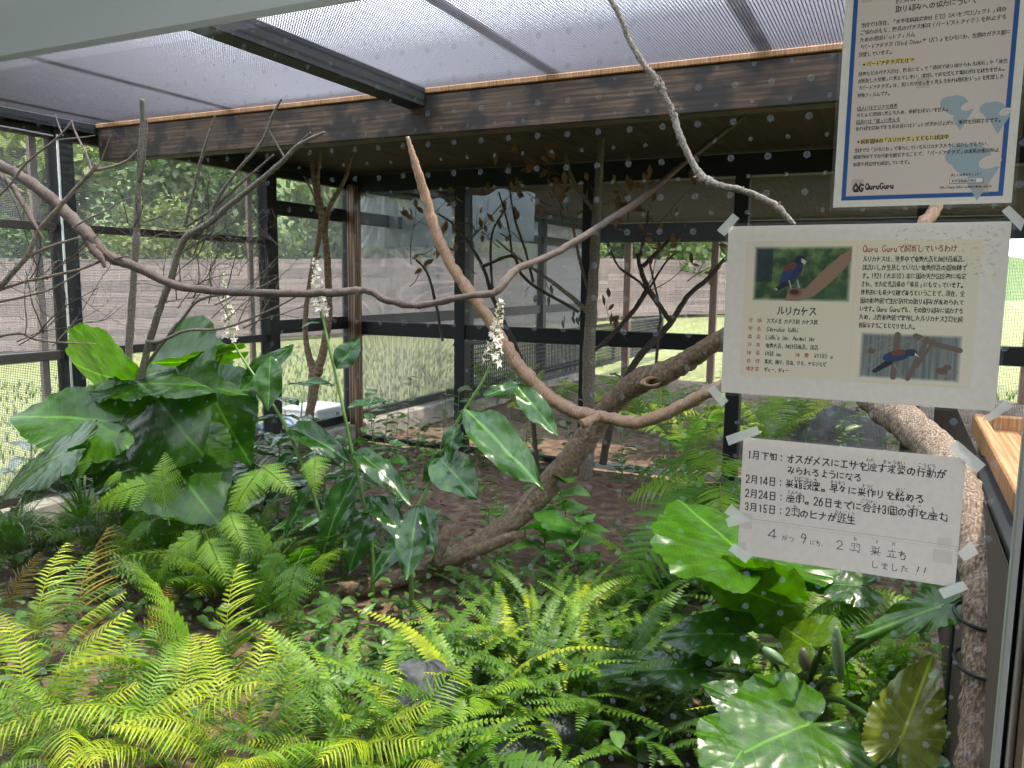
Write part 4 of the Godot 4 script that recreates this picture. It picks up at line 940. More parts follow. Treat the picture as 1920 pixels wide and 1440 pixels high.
	# --- landscape notice with two bird photographs
	im = sheet_image(35.2, 24.3, Color(0.875, 0.85, 0.82))
	fillp(im, rect(2.6, 2.15, 32.2, 21.6), Color(0.87, 0.83, 0.76))
	frame_print(im, 3.8, 2.85, 16.9, 10.65, 1)
	var pb := Vector2(3.8, 2.85)
	fillp(im, PackedVector2Array([pb + Vector2(4.6, 7.7), pb + Vector2(5.0, 6.0), pb + Vector2(7.2, 6.0), pb + Vector2(9.2, 3.6), pb + Vector2(11.6, 1.3), pb + Vector2(12.95, 0.4), pb + Vector2(12.95, 2.2), pb + Vector2(10.6, 5.0), pb + Vector2(8.4, 7.0), pb + Vector2(6.4, 7.7)]), Color(0.55, 0.44, 0.38))
	fillp(im, oval(pb + Vector2(5.9, 6.5), 0.95, 0.6), Color(0.50, 0.34, 0.27))
	fillp(im, oval(pb + Vector2(5.8, 6.45), 0.6, 0.35), Color(0.22, 0.13, 0.10))
	fillp(im, PackedVector2Array([pb + Vector2(4.9, 4.2), pb + Vector2(4.4, 4.9), pb + Vector2(3.0, 6.1), pb + Vector2(3.5, 6.3), pb + Vector2(5.6, 5.3)]), Color(0.06, 0.08, 0.13))
	fillp(im, PackedVector2Array([pb + Vector2(2.95, 6.05), pb + Vector2(3.5, 6.3), pb + Vector2(3.4, 6.0)]), Color(0.8, 0.8, 0.78))
	fillp(im, oval(pb + Vector2(5.3, 3.7), 1.75, 1.0, -0.75), Color(0.10, 0.16, 0.34))
	fillp(im, oval(pb + Vector2(5.0, 3.0), 1.0, 0.55, -0.5), Color(0.42, 0.22, 0.18))
	fillp(im, oval(pb + Vector2(4.6, 4.2), 1.2, 0.5, -0.9), Color(0.10, 0.22, 0.42))
	fillp(im, oval(pb + Vector2(6.3, 2.0), 0.72, 0.65), Color(0.07, 0.10, 0.2))
	fillp(im, PackedVector2Array([pb + Vector2(6.5, 1.75), pb + Vector2(7.15, 2.1), pb + Vector2(7.0, 2.6), pb + Vector2(6.5, 2.3)]), Color(0.75, 0.75, 0.73))
	for q in [[5.0, 4.9, 5.3, 5.9], [6.1, 4.8, 6.4, 5.8]]: pen_line(im, (pb + Vector2(q[0], q[1])) * PPC, (pb + Vector2(q[2], q[3])) * PPC, 4.0, Color(0.62, 0.63, 0.66))
	write(im, 7.3, 12.75, 12.0, "ルリカケス", ink, 1.05, 0.065)
	var red := Color(0.55, 0.16, 0.12)
	var rows := [["分　類", "スズメ目 カラス科 カケス属", 12.95], ["学　名", "Garrulus lidthi", 10.4], ["英　名", "Lidth's jay, Amami jay", 12.7], ["分　布", "奄美大島、加計呂麻島、請島", 13.2], ["体　長", "約38 cm", 8.3], ["食　性", "果実、種子、昆虫、クモ、ヤモリなど", 14.4], ["鳴き声", "ギャー、ギャー", 9.44]]
	for k in 7:
		var y := 13.48 + k * 1.176
		write(im, 3.45, 5.3, y, rows[k][0], red, 0.6, 0.055)
		write(im, 6.0, rows[k][2], y + 0.02, rows[k][1], ink, 0.6, 0.064, 0.22 if k == 1 else 0.0)
	write(im, 10.2, 12.0, 18.2, "体　重", red, 0.6, 0.055)
	write(im, 12.7, 15.2, 18.2, "約180 g", ink, 0.6, 0.055)
	write(im, 18.1, 29.45, 3.32, "Quru Guruで飼育しているわけ", red, 0.85, 0.062)
	var body := ["ルリカケスは、世界中で奄美大島と加計呂麻島、", "請島にしか生息していない奄美群島の固有種で", "す。1921（大正10）年に国の天然記念物に指定", "され、また鹿児島県の「県鳥」にもなっています。", "世界的にも希少な種であるということで、現在、全", "国の動物園で生態研究の取り組みが進められて", "います。Quru Guruでも、その取り組みに協力する", "ため、上野動物園で繁殖したルリカケス2羽を飼", "育展示することとなりました。"]
	for k in 9:
		write(im, 18.2, 30.65 if k < 8 else 25.4, 4.7 + k * 1.12, body[k], ink, 0.66, 0.064)
	frame_print(im, 18.55, 14.6, 30.9, 20.9, 2)
	var qb := Vector2(18.55, 14.6)
	for q in [[0.5, 2.2, 4.0, 0.4, 5], [0.3, 3.6, 6.0, 1.0, 4], [4.6, 0.2, 4.4, 6.0, 14], [8.2, 0.6, 6.2, 6.1, 12], [9.0, 0.8, 7.2, 4.4, 8], [6.8, 0.3, 9.2, 1.3, 14], [9.2, 1.3, 12.1, 2.0, 13], [10.2, 2.2, 11.4, 5.8, 5], [9.9, 5.9, 12.0, 4.9, 4], [1.0, 5.0, 3.8, 1.2, 4], [3.9, 3.6, 5.8, 6.1, 5], [7.8, 0.4, 5.2, 3.0, 3]]:
		pen_line(im, (qb + Vector2(q[0], q[1])) * PPC, (qb + Vector2(q[2], q[3])) * PPC, q[4], Color(0.42, 0.36, 0.33) if q[4] > 6 else Color(0.52, 0.49, 0.46))
	for q in [[1.5, 2.6, 0.5], [10.2, 4.8, 0.7], [10.8, 4.3, 0.5]]: fillp(im, oval(qb + Vector2(q[0], q[1]), q[2], q[2] * 0.7), Color(0.40, 0.33, 0.28))
	fillp(im, PackedVector2Array([qb + Vector2(3.8, 3.4), qb + Vector2(1.7, 5.3), qb + Vector2(2.1, 5.6), qb + Vector2(4.4, 4.1)]), Color(0.07, 0.09, 0.15))
	fillp(im, oval(qb + Vector2(4.6, 3.1), 1.7, 0.75, -0.25), Color(0.12, 0.22, 0.38))
	fillp(im, oval(qb + Vector2(4.9, 2.6), 0.95, 0.42, -0.2), Color(0.45, 0.25, 0.20))
	fillp(im, oval(qb + Vector2(6.4, 2.55), 0.75, 0.48, 0.1), Color(0.10, 0.17, 0.30))
	fillp(im, PackedVector2Array([qb + Vector2(6.9, 2.5), qb + Vector2(7.45, 3.1), qb + Vector2(6.8, 2.9)]), Color(0.75, 0.76, 0.75))
	for k in 90:
		var y := 2.6 + k * 0.21
		if k % 2 == 0: pen_line(im, Vector2(17.4, y) * PPC, Vector2(17.4, y + 0.1) * PPC, 0.7, Color(0.72, 0.62, 0.5))
		var x := 17.4 + k * 0.162
		if k % 2 == 0: pen_line(im, Vector2(x, 21.4) * PPC, Vector2(x + 0.09, 21.4) * PPC, 0.7, Color(0.72, 0.62, 0.5))
	var nz := noise(0.03, 4, 77)
	for y in range(int(0.4 * PPC), int(7.0 * PPC)):           # rubbed stain in the corner
		for x in range(int(22.0 * PPC), int(34.5 * PPC)):
			var k := nz.get_noise_2d(x, y * 1.4)
			if k > 0.28: im.set_pixel(x, y, im.get_pixel(x, y).lerp(Color(0.66, 0.64, 0.61), clampf((k - 0.28) * 3.0, 0, 0.6)))
	notice("landscape_notice", "landscape notice with two printed photographs of a blue bird", Vector2(-0.2338, 1.338), Vector2(0.1182, 1.581), im, [[-0.2282, 1.5995, -0.2192, 1.5922, -0.2387, 1.5669, -0.2499, 1.5754], [0.106, 1.5937, 0.1136, 1.6007, 0.1321, 1.5817, 0.1287, 1.5683], [-0.2448, 1.3483, -0.2221, 1.3261, -0.2315, 1.316, -0.2538, 1.3401], [0.1283, 1.3545, 0.1386, 1.3471, 0.1138, 1.3242, 0.1048, 1.326]])
	# --- plain notice with dates and a handwritten line
	im = sheet_image(28.85, 17.93, Color(0.88, 0.845, 0.82))
	for q in [[0.67, 26.7, 2.5, "1月下旬：オスがメスにエサを渡す求愛の行動が", 1.12], [6.37, 16.4, 4.2, "みられるようになる", 1.05], [0.6, 24.35, 6.2, "2月14日：巣箱設置。早々に巣作りを始める", 1.12], [0.6, 27.4, 8.35, "2月24日：産卵。26日までに合計3個の卵を産む", 1.12], [0.65, 15.97, 10.4, "3月15日：2羽のヒナが誕生", 1.12]]:
		write(im, q[0], q[1], q[2], q[3], ink, q[4], 0.068)
	for q in [[16.75, 17.85, 1.55, "わた"], [18.9, 21.7, 1.55, "きゅうあい"], [23.2, 25.4, 1.55, "こうどう"], [7.3, 10.6, 5.3, "すばこせっち"], [12.3, 14.3, 5.3, "そうそう"], [16.4, 18.0, 5.3, "すづく"], [20.8, 21.9, 5.3, "はじ"], [6.6, 8.7, 7.45, "さんらん"], [16.4, 18.6, 7.45, "ごうけい"], [20.3, 20.7, 7.45, "こ"], [22.2, 24.0, 7.45, "たまご"], [25.2, 25.6, 7.45, "う"], [7.6, 8.1, 9.5, "わ"], [13.2, 15.8, 9.5, "たんじょう"], [15.9, 16.3, 13.1, "わ"], [18.7, 19.1, 13.1, "す"], [20.7, 21.3, 13.1, "だ"]]:
		write(im, q[0], q[1], q[2], q[3], ink, 0.5, 0.05)
	for q in [[4.2, 5.6, 14.0, "4", 1.4], [6.1, 8.0, 14.4, "がつ", 0.8], [8.6, 9.9, 14.1, "9", 1.4], [10.1, 12.3, 14.5, "にち、", 0.75], [13.6, 14.7, 14.3, "2", 1.2], [15.3, 16.9, 14.4, "羽", 1.2], [17.9, 19.7, 14.4, "巣", 1.3], [20.2, 22.8, 14.5, "立ち", 1.2], [18.2, 23.2, 16.4, "しました", 0.95], [23.7, 25.4, 16.3, "!!", 1.3]]:
		write(im, q[0], q[1], q[2], q[3], ink, q[4], 0.042)
	pen_line(im, Vector2(0, 12.2) * PPC, Vector2(28.9, 12.2) * PPC, 1.2, Color(0.68, 0.62, 0.58))
	pen_line(im, Vector2(0, 12.6) * PPC, Vector2(28.9, 12.65) * PPC, 0.7, Color(0.76, 0.71, 0.68))
	for q in [[0.0, 11.4, 1.9, 13.9], [26.3, 11.2, 28.0, 12.6], [25.9, 12.9, 28.2, 14.8], [0.0, 16.0, 1.2, 17.9]]:
		fillp(im, rect(q[0], q[1], q[2], q[3]), Color(0.78, 0.74, 0.71, 0.5))
	notice("dated_notice", "small notice of dates with a handwritten last line", Vector2(-0.1982, 1.0934), Vector2(0.0905, 1.2727), im, [[-0.1791, 1.2924, -0.1747, 1.2804, -0.2186, 1.2585, -0.2236, 1.2719], [0.0786, 1.2959, 0.1135, 1.2665, 0.1039, 1.2541, 0.0681, 1.2841], [-0.2108, 1.1697, -0.1918, 1.1568, -0.1934, 1.1398, -0.2201, 1.1555], [-0.1992, 1.1584, -0.1792, 1.1483, -0.2128, 1.1331, -0.2184, 1.1453], [-0.2031, 1.1098, -0.1766, 1.0933, -0.1857, 1.0813, -0.2117, 1.0979], [0.1041, 1.1617, 0.1145, 1.146, 0.0985, 1.1318, 0.0898, 1.1431], [0.0708, 1.088, 0.0985, 1.1049, 0.1067, 1.0951, 0.0787, 1.0757]])

func depth_of(p: Vector3) -> float:
	return (p - cam.position).dot(-cam.basis.z)
var thin := 1.0
func limb_points(pts: Array) -> Array:        # [px, py, z, width px] -> [points, radii]
	var P := []
	var W := []
	var w := 8.0
	for q in pts:
		var p := pz(q[0], q[1], q[2])
		if q.size() > 3: w = q[3]
		P.append(p)
		W.append(w * thin * 0.5 * depth_of(p) / F)
	return [P, W]
func limb_mesh(pts: Array, at: Vector3, sides := 10, per := 7, rough := 0.14, sd := 0, own := false) -> ArrayMesh:
	var pw := limb_points(pts)
	var P: Array = pw[0]
	for k in P.size(): P[k] -= at
	var c := catmull(P, per)
	var rr := PackedFloat32Array()
	var nz := noise(1.0, 3, sd + 3)
	for k in c.size():
		var f := float(k) / per
		var a := mini(int(f), P.size() - 1)
		var b := mini(a + 1, P.size() - 1)
		rr.append(lerpf(pw[1][a], pw[1][b], f - a) * (1.0 + rough * 1.2 * nz.get_noise_1d(k * 0.9)))
	var m := MB.new()
	# a slightly crooked axis
	for k in range(1, c.size() - 1):
		c[k] += Vector3(nz.get_noise_1d(k * 0.7 + 50.0), nz.get_noise_1d(k * 0.7 + 90.0), nz.get_noise_1d(k * 0.7 + 130.0)) * rr[k] * rough * 2.0
	m.tube(c, rr, sides)
	for k in c.size() * (sides + 1):
		var ring := k / (sides + 1)
		var s := k % (sides + 1)
		var ang := TAU * s / sides
		var q := nz.get_noise_3d(cos(ang) * 1.6, sin(ang) * 1.6, ring * 0.45) + 0.5 * nz.get_noise_3d(cos(ang) * 5.0, sin(ang) * 5.0, ring * 0.9)
		m.v[k] = c[ring] + (m.v[k] - c[ring]) * (1.0 + rough * q)
	return m.commit()

func twigs(parent: Node, at: Vector3, from: Vector3, dir: Vector3, length: float, r: float, depth: int, m: Material, rg: RandomNumberGenerator, called := "twig") -> Array:
	# a crooked twig with side twigs; returns its tips
	var pts := [from]
	var d := dir.normalized()
	var p := from
	var steps := 4
	for k in steps:
		d = (d + Vector3(rg.randfn(), rg.randfn(), rg.randfn()) * 0.16 + Vector3.UP * 0.03).normalized()
		p += d * length / steps
		pts.append(p)
	var loc := pts.map(func(q): return q - at)
	part(parent, called, branch_mesh(loc, r, r * 0.45, 5, 3, 0.1, rg.randi() % 50), m)
	var tips := [p]
	if depth > 0:
		for k in rg.randi_range(2, 3):
			var s: Vector3 = pts[rg.randi_range(1, steps)]
			var side := (d + Vector3(rg.randfn(), rg.randfn() * 0.8, rg.randfn()) * 0.75).normalized()
			tips += twigs(parent, at, s, side, length * rg.randf_range(0.45, 0.7), r * 0.55, depth - 1, m, rg, called)
	return tips

func perch(called: String, label: String, category: String, m: Material, limbs: Array, rough := 0.14, sides := 10, group := "") -> Node3D:
	var b: Array = limbs[0][0]
	var at := pz(b[0], b[1], b[2])
	var t := thing(called, label, category, at, group)
	thin = {"bare_tree": 0.78, "bare_shrub": 0.72, "perch_branch": 0.78, "fallen_log": 0.72, "shade_tree": 0.85, "forked_tree": 0.85}.get(called, 1.0)
	for k in limbs.size():
		part(t, "limb" if k == 0 else "side_limb", limb_mesh(limbs[k], at, sides if k == 0 else maxi(6, sides - 3), 7, rough, k * 7 + called.length()), m)
	return t

func build_branches() -> void:
	perch("perch_branch", "long dark wavy branch slung across the aviary from the side wall", "branch", M.perch_bark, [
		[[-60, 275, -1.0, 26], [60, 345, -1.05, 27], [120, 395, -1.1, 29], [165, 440, -1.1, 31], [200, 478, -1.12, 26], [265, 505, -1.15, 22], [330, 535, -1.2, 19], [420, 547, -1.25, 18], [530, 550, -1.3, 18], [630, 548, -1.35, 19], [690, 545, -1.4, 18], [722, 562, -1.4, 16], [785, 573, -1.45, 16], [870, 556, -1.5, 16], [925, 549, -1.55, 18], [945, 530, -1.6, 22], [970, 505, -1.7, 18], [1050, 470, -1.9, 16], [1130, 420, -2.1, 16], [1200, 375, -2.4, 16], [1290, 300, -2.9, 13], [1400, 215, -3.3, 10]],
		[[150, 425, -1.1, 24], [172, 462, -1.09, 22], [188, 482, -1.08, 16], [197, 501, -1.08, 6]],
		[[-20, 315, -0.98, 14], [20, 345, -0.97, 13], [45, 385, -0.96, 14], [62, 415, -0.95, 10], [82, 447, -0.94, 4]]], 0.16, 12)
	var b2 := perch("perch_branch", "tan peeling branch dropping from the beam and curving up again", "branch", M.tan_bark, [
		[[764, 256, -1.9, 8], [772, 285, -1.92, 15], [783, 320, -1.95, 21], [797, 365, -2.0, 24], [815, 430, -2.05, 26], [842, 490, -2.1, 27], [875, 540, -2.15, 29], [912, 590, -2.2, 29], [945, 645, -2.25, 31], [985, 700, -2.3, 34], [1030, 745, -2.35, 35], [1080, 772, -2.4, 31], [1140, 784, -2.4, 29], [1195, 792, -2.35, 31], [1250, 775, -2.3, 31], [1310, 745, -2.25, 31], [1360, 720, -2.2, 29], [1450, 680, -2.2, 26]],
		[[1120, 780, -2.38, 24], [1105, 789, -2.33, 23], [1090, 795, -2.3, 25]]], 0.16, 12)
	b2.set_meta("group", "perches in the aviary")
	perch("fallen_log", "thick brown log rising from the soil with a knot hole", "log", M.log_bark, [
		[[545, 1124, -1.55, 30], [600, 1114, -1.6, 40], [660, 1104, -1.68, 44], [720, 1092, -1.8, 46], [790, 1070, -1.98, 48], [850, 1045, -2.2, 50], [920, 1005, -2.45, 56], [985, 955, -2.65, 60], [1045, 890, -2.75, 62], [1090, 835, -2.8, 66], [1125, 785, -2.8, 58], [1165, 740, -2.75, 56], [1205, 712, -2.7, 68], [1240, 702, -2.65, 62], [1290, 675, -2.6, 54], [1345, 640, -2.5, 48], [1430, 590, -2.4, 44]],
		[[812, 1062, -2.0, 30], [870, 1042, -2.05, 36], [920, 1022, -2.1, 34], [968, 1003, -2.15, 24]],
		[[815, 1060, -1.98, 24], [826, 1030, -2.0, 28], [832, 1008, -2.02, 34], [842, 985, -2.05, 20]]], 0.09, 16)
	var hole := MB.new()
	var hc := pz(1222, 716, -2.615)
	var hx := cam.basis.x
	for k in 18:
		var a := TAU * k / 18
		var e := hx * cos(a) * 0.038 + (Vector3.UP * 0.8 + hx * 0.3) * sin(a) * 0.024
		var to := (cam.position - hc).normalized()
		hole.add(e * 1.5 + to * 0.01); hole.add(e * 1.15 + to * 0.038); hole.add(e * 0.8 + to * 0.03); hole.add(e * 0.45 - to * 0.03)
	for k in 18:
		for j in 3:
			var a := k * 4 + j
			var c := ((k + 1) % 18) * 4 + j
			hole.quad(a, a + 1, c + 1, c)
	var log_t := get_node("fallen_log")
	part(log_t, "knot_hole", hole.commit(), M.tan_bark, Transform3D(Basis.IDENTITY, hc - log_t.position))
	perch("perch_branch", "pale knobbly branch coming down from the mesh roof over the beam", "branch", M.lichen_bark, [
		[[1130, -40, -1.3, 12], [1146, 0, -1.3, 13], [1165, 35, -1.3, 14], [1180, 75, -1.3, 13], [1205, 118, -1.3, 15], [1228, 146, -1.3, 17], [1236, 160, -1.3, 24], [1245, 180, -1.3, 17], [1262, 212, -1.3, 17], [1275, 255, -1.28, 16], [1300, 308, -1.27, 16], [1318, 335, -1.26, 24], [1345, 348, -1.25, 19], [1395, 358, -1.24, 16], [1440, 378, -1.23, 18], [1462, 393, -1.22, 18], [1490, 422, -1.2, 9]],
		[[1240, 165, -1.3, 9], [1239, 150, -1.29, 6], [1237, 143, -1.29, 3]], [[1265, 212, -1.3, 8], [1270, 204, -1.29, 4]], [[1318, 330, -1.26, 9], [1300, 333, -1.25, 7]], [[1395, 358, -1.24, 8], [1393, 350, -1.24, 4]], [[1458, 392, -1.22, 8], [1462, 378, -1.22, 4]]], 0.16, 10)
	var tr := perch("rough_trunk", "thick rough barked trunk tied to the mesh with black ties", "trunk", M.rough_bark, [
		[[1625, 732, -2.25, 56], [1660, 762, -2.0, 62], [1710, 803, -1.72, 66], [1762, 855, -1.42, 70], [1803, 925, -1.12, 74], [1835, 1010, -0.92, 80], [1850, 1110, -0.78, 84], [1851, 1230, -0.7, 84], [1845, 1340, -0.64, 82], [1835, 1480, -0.56, 80], [1828, 1600, -0.5, 80]]], 0.12, 24)
	for q in [[1850, 1162, -0.745], [1851, 1252, -0.685]]:
		var c := pz(q[0], q[1], q[2])
		var ring := []
		for k in 17:
			var a := TAU * k / 16
			ring.append(c - tr.position + Vector3(cos(a) * 0.063, 0.006 * sin(a * 2.0) - 0.012 * cos(a), sin(a) * 0.063))
		part(tr, "cable_tie", branch_mesh(ring, 0.0042, 0.0042, 6, 2, 0.0), M.black_steel)
	perch("perch_branch", "short pinkish branch showing above the large notice", "branch", M.tan_bark, [[[1700, 470, -2.2, 26], [1735, 415, -2.25, 30], [1760, 380, -2.3, 28], [1790, 300, -2.4, 22]]], 0.16, 10)
	# --- bare trees on the left
	var R := RandomNumberGenerator.new()
	R.seed = 21
	var T1 := perch("bare_tree", "slim bare tree with a lichened upright trunk behind the taro", "tree", M.lichen_bark, [
		[[238, 800, -1.7, 19], [240, 690, -1.7, 18], [248, 560, -1.68, 17], [254, 470, -1.66, 16], [258, 400, -1.65, 16], [263, 300, -1.63, 14], [267, 235, -1.62, 12], [266, 186, -1.6, 11]],
		[[262, 340, -1.63, 10], [270, 290, -1.6, 9], [275, 222, -1.58, 6]]], 0.1, 10)
	var T2 := perch("bare_tree", "grey forked bare tree leaning out towards the beam", "tree", M.lichen_bark, [
		[[255, 800, -1.55, 18], [268, 690, -1.55, 17], [296, 590, -1.5, 17], [318, 530, -1.48, 16], [345, 450, -1.45, 15], [390, 420, -1.42, 16], [430, 385, -1.4, 14], [480, 345, -1.36, 13], [530, 302, -1.32, 12], [560, 272, -1.3, 11], [608, 248, -1.28, 7]],
		[[346, 425, -1.45, 9], [360, 370, -1.43, 8], [378, 295, -1.4, 7], [403, 217, -1.38, 4]],
		[[390, 418, -1.42, 10], [410, 370, -1.4, 9], [445, 320, -1.38, 8], [490, 268, -1.36, 8], [512, 215, -1.34, 7], [528, 186, -1.33, 5]],
		[[350, 424, -1.45, 8], [400, 390, -1.43, 8], [450, 345, -1.4, 7], [513, 290, -1.38, 4]],
		[[535, 298, -1.32, 6], [505, 245, -1.3, 3]], [[560, 270, -1.3, 6], [582, 248, -1.29, 4]],
		[[270, 690, -1.56, 9], [340, 600, -1.5, 8], [380, 560, -1.47, 7], [470, 545, -1.42, 5], [520, 520, -1.4, 3]],
		[[275, 640, -1.5, 8], [300, 640, -1.47, 8], [350, 620, -1.44, 7], [420, 615, -1.4, 6], [510, 580, -1.36, 5], [575, 545, -1.32, 3]]], 0.1, 9)
	var T3 := perch("bare_shrub", "tangle of bare crooked twigs against the near mesh", "shrub", M.twig_bark, [
		[[-20, 560, -0.9, 15], [30, 505, -0.92, 14], [52, 478, -0.93, 13], [75, 430, -0.95, 12], [105, 395, -0.97, 12], [150, 345, -1.0, 10], [172, 322, -1.0, 10], [178, 306, -1.0, 6]],
		[[172, 320, -1.0, 8], [200, 315, -1.02, 8], [235, 303, -1.05, 6], [258, 282, -1.07, 4]],
		[[172, 320, -1.0, 6], [160, 285, -1.0, 5], [142, 250, -1.0, 5], [134, 225, -1.0, 3]],
		[[-10, 375, -0.95, 5], [20, 345, -0.95, 6], [50, 305, -0.96, 6], [100, 265, -0.97, 6], [118, 248, -0.97, 5], [135, 228, -0.98, 4]],
		[[118, 255, -0.97, 4], [110, 235, -0.97, 4], [104, 215, -0.97, 3]],
		[[108, 262, -0.97, 4], [150, 258, -0.97, 3], [178, 254, -0.97, 2]],
		[[52, 480, -0.93, 8], [100, 460, -0.97, 7], [150, 445, -1.0, 5]],
		[[-20, 550, -0.9, 9], [40, 530, -0.95, 8], [85, 520, -1.0, 8], [150, 505, -1.05, 7], [190, 490, -1.1, 6], [240, 480, -1.12, 4]],
		[[-20, 570, -0.88, 7], [50, 555, -0.9, 6], [100, 540, -0.93, 5], [150, 510, -0.97, 3]],
		[[-20, 635, -0.9, 7], [35, 625, -0.9, 7], [65, 636, -0.92, 6], [110, 642, -0.95, 5], [180, 645, -1.0, 3]],
		[[135, 428, -0.98, 5], [165, 410, -1.0, 5], [200, 395, -1.03, 5], [225, 378, -1.05, 4], [250, 370, -1.06, 3]],
		[[175, 322, -1.0, 4], [190, 300, -1.0, 3], [208, 252, -1.0, 2]]], 0.1, 7)
	for t in [[T2, 380, 560, -1.47], [T2, 350, 470, -1.45], [T2, 300, 560, -1.5], [T1, 258, 430, -1.65], [T2, 430, 610, -1.4], [T3, 60, 640, -0.9], [T3, 85, 520, -1.0]]:
		for j in 6:
			var p := pz(t[1] + R.randf_range(-40, 40), t[2] + R.randf_range(-20, 20), t[3])
			twigs(t[0], t[0].position, p, Vector3(R.randf_range(-0.3, 1.0), R.randf_range(0.2, 0.9), R.randf_range(-0.5, 0.3)), R.randf_range(0.2, 0.4), 0.003, 2, M.dark_twig, R)
	# --- slim tree with a fork in front of the side wall
	perch("forked_tree", "slim grey brown tree forking low down before the side wall", "tree", M.log_bark, [
		[[562, 905, -3.0, 18], [570, 840, -3.0, 18], [582, 770, -3.0, 19], [590, 705, -3.0, 27], [582, 678, -2.99, 16], [574, 640, -2.97, 12], [573, 590, -2.95, 11], [582, 520, -2.93, 10], [597, 450, -2.9, 12], [603, 400, -2.88, 14], [592, 350, -2.87, 13], [584, 300, -2.86, 10]],
		[[594, 700, -3.0, 24], [606, 660, -3.0, 18], [615, 600, -3.0, 17], [616, 540, -3.0, 16], [612, 470, -3.0, 15], [609, 425, -3.0, 14], [622, 380, -3.0, 12], [645, 340, -3.0, 9], [660, 290, -3.0, 5]],
		[[601, 395, -2.88, 9], [597, 340, -2.86, 8], [601, 285, -2.85, 5]],
		[[595, 400, -2.88, 6], [590, 370, -2.86, 5], [570, 330, -2.84, 3]],
		[[600, 480, -2.9, 7], [585, 500, -2.9, 8], [577, 560, -2.9, 8]]], 0.1, 10)
	# --- trees under the solid roof
	var A := perch("shade_tree", "mottled slender tree standing against the second partition post", "tree", M.lichen_bark, [
		[[1098, 900, -3.7, 30], [1105, 800, -3.7, 28], [1103, 700, -3.7, 27], [1108, 590, -3.7, 26], [1114, 500, -3.7, 23], [1119, 400, -3.7, 20], [1124, 320, -3.7, 17], [1128, 260, -3.7, 13]],
		[[1106, 590, -3.7, 12], [1075, 560, -3.68, 10], [1030, 525, -3.66, 8], [980, 490, -3.64, 6], [930, 450, -3.6, 4]],
		[[1110, 560, -3.7, 10], [1090, 500, -3.7, 8], [1075, 430, -3.7, 6], [1062, 380, -3.7, 4]],
		[[1118, 400, -3.7, 10], [1075, 340, -3.7, 9], [1060, 290, -3.7, 7]]], 0.1, 9)
	var Bt := perch("shade_shrub", "dark crossing shrub stems in front of the mesh partition", "shrub", M.dark_twig, [
		[[1130, 870, -3.9, 15], [1150, 770, -3.9, 15], [1175, 710, -3.9, 15], [1200, 668, -3.9, 14], [1255, 608, -3.9, 12], [1290, 555, -3.9, 10], [1330, 520, -3.9, 9], [1358, 485, -3.9, 6]],
		[[1258, 605, -3.9, 10], [1235, 570, -3.9, 10], [1212, 535, -3.9, 11], [1200, 500, -3.9, 9], [1195, 475, -3.9, 6]],
		[[1212, 545, -3.9, 10], [1190, 580, -3.9, 9], [1160, 615, -3.9, 8], [1130, 645, -3.9, 8], [1100, 665, -3.9, 7]],
		[[1205, 500, -3.9, 9], [1230, 475, -3.9, 8], [1265, 440, -3.9, 5]],
		[[1235, 575, -3.9, 6], [1200, 530, -3.9, 5], [1160, 500, -3.9, 4], [1140, 455, -3.9, 3]],
		[[1200, 480, -3.9, 7], [1212, 430, -3.9, 6], [1216, 395, -3.9, 4]],
		[[1215, 545, -3.9, 5], [1250, 490, -3.9, 4], [1275, 470, -3.9, 3]],
		[[1230, 690, -3.8, 6], [1235, 620, -3.8, 6], [1238, 585, -3.8, 5], [1215, 480, -3.8, 3]]], 0.12, 7)
	var Ct := perch("shade_shrub", "dead shrub with curled brown leaves between the partition posts", "shrub", M.dark_twig, [
		[[1010, 900, -4.0, 9], [985, 700, -4.0, 8], [925, 560, -4.0, 8], [905, 500, -4.0, 7], [860, 430, -4.0, 5], [820, 400, -4.0, 3]],
		[[925, 560, -4.0, 6], [920, 480, -4.0, 5], [925, 430, -4.0, 4], [950, 390, -4.0, 3]],
		[[830, 640, -4.0, 6], [815, 560, -4.0, 6], [800, 510, -4.0, 5], [780, 487, -4.0, 4]],
		[[905, 500, -4.0, 6], [960, 480, -4.0, 6], [975, 510, -4.0, 6], [1000, 535, -4.0, 6], [1060, 570, -4.0, 6], [1085, 585, -4.0, 6]],
		[[960, 480, -4.0, 5], [952, 420, -4.0, 4], [935, 360, -4.0, 3]],
		[[1000, 530, -4.0, 6], [985, 470, -4.0, 5], [965, 410, -4.0, 4], [955, 350, -4.0, 3]]], 0.12, 7)
	var dry := dry_leaf_mesh()
	for t in [[Bt, M.dark_twig, 9, 1160, 1300, 380, 640, -3.9], [Ct, M.dark_twig, 12, 740, 980, 380, 560, -4.0], [A, M.dark_twig, 6, 1020, 1120, 330, 450, -3.7]]:
		for j in t[2]:
			var p := pz(R.randf_range(t[3], t[4]), R.randf_range(t[5], t[6]), t[7])
			var tips := twigs(t[0], t[0].position, p, Vector3(R.randfn(), R.randf_range(0.1, 1.0), R.randfn() * 0.5), R.randf_range(0.2, 0.4), 0.004, 1, t[1], R)
			for q in tips:
				for l in R.randi_range(1, 3):
					var bs := Basis(Vector3(R.randfn(), R.randfn(), R.randfn()).normalized(), R.randf() * TAU).scaled(Vector3.ONE * R.randf_range(0.05, 0.085))
					part(t[0], "dry_leaf", dry, M.dry_leaf, Transform3D(bs, q - t[0].position + Vector3(R.randfn(), R.randfn(), R.randfn()) * 0.02))
	# dark evergreen leaves hanging on the tree by the post
	var eg := lance_mesh(0.3, Color(0.03, 0.055, 0.015), 77, 6, 4)
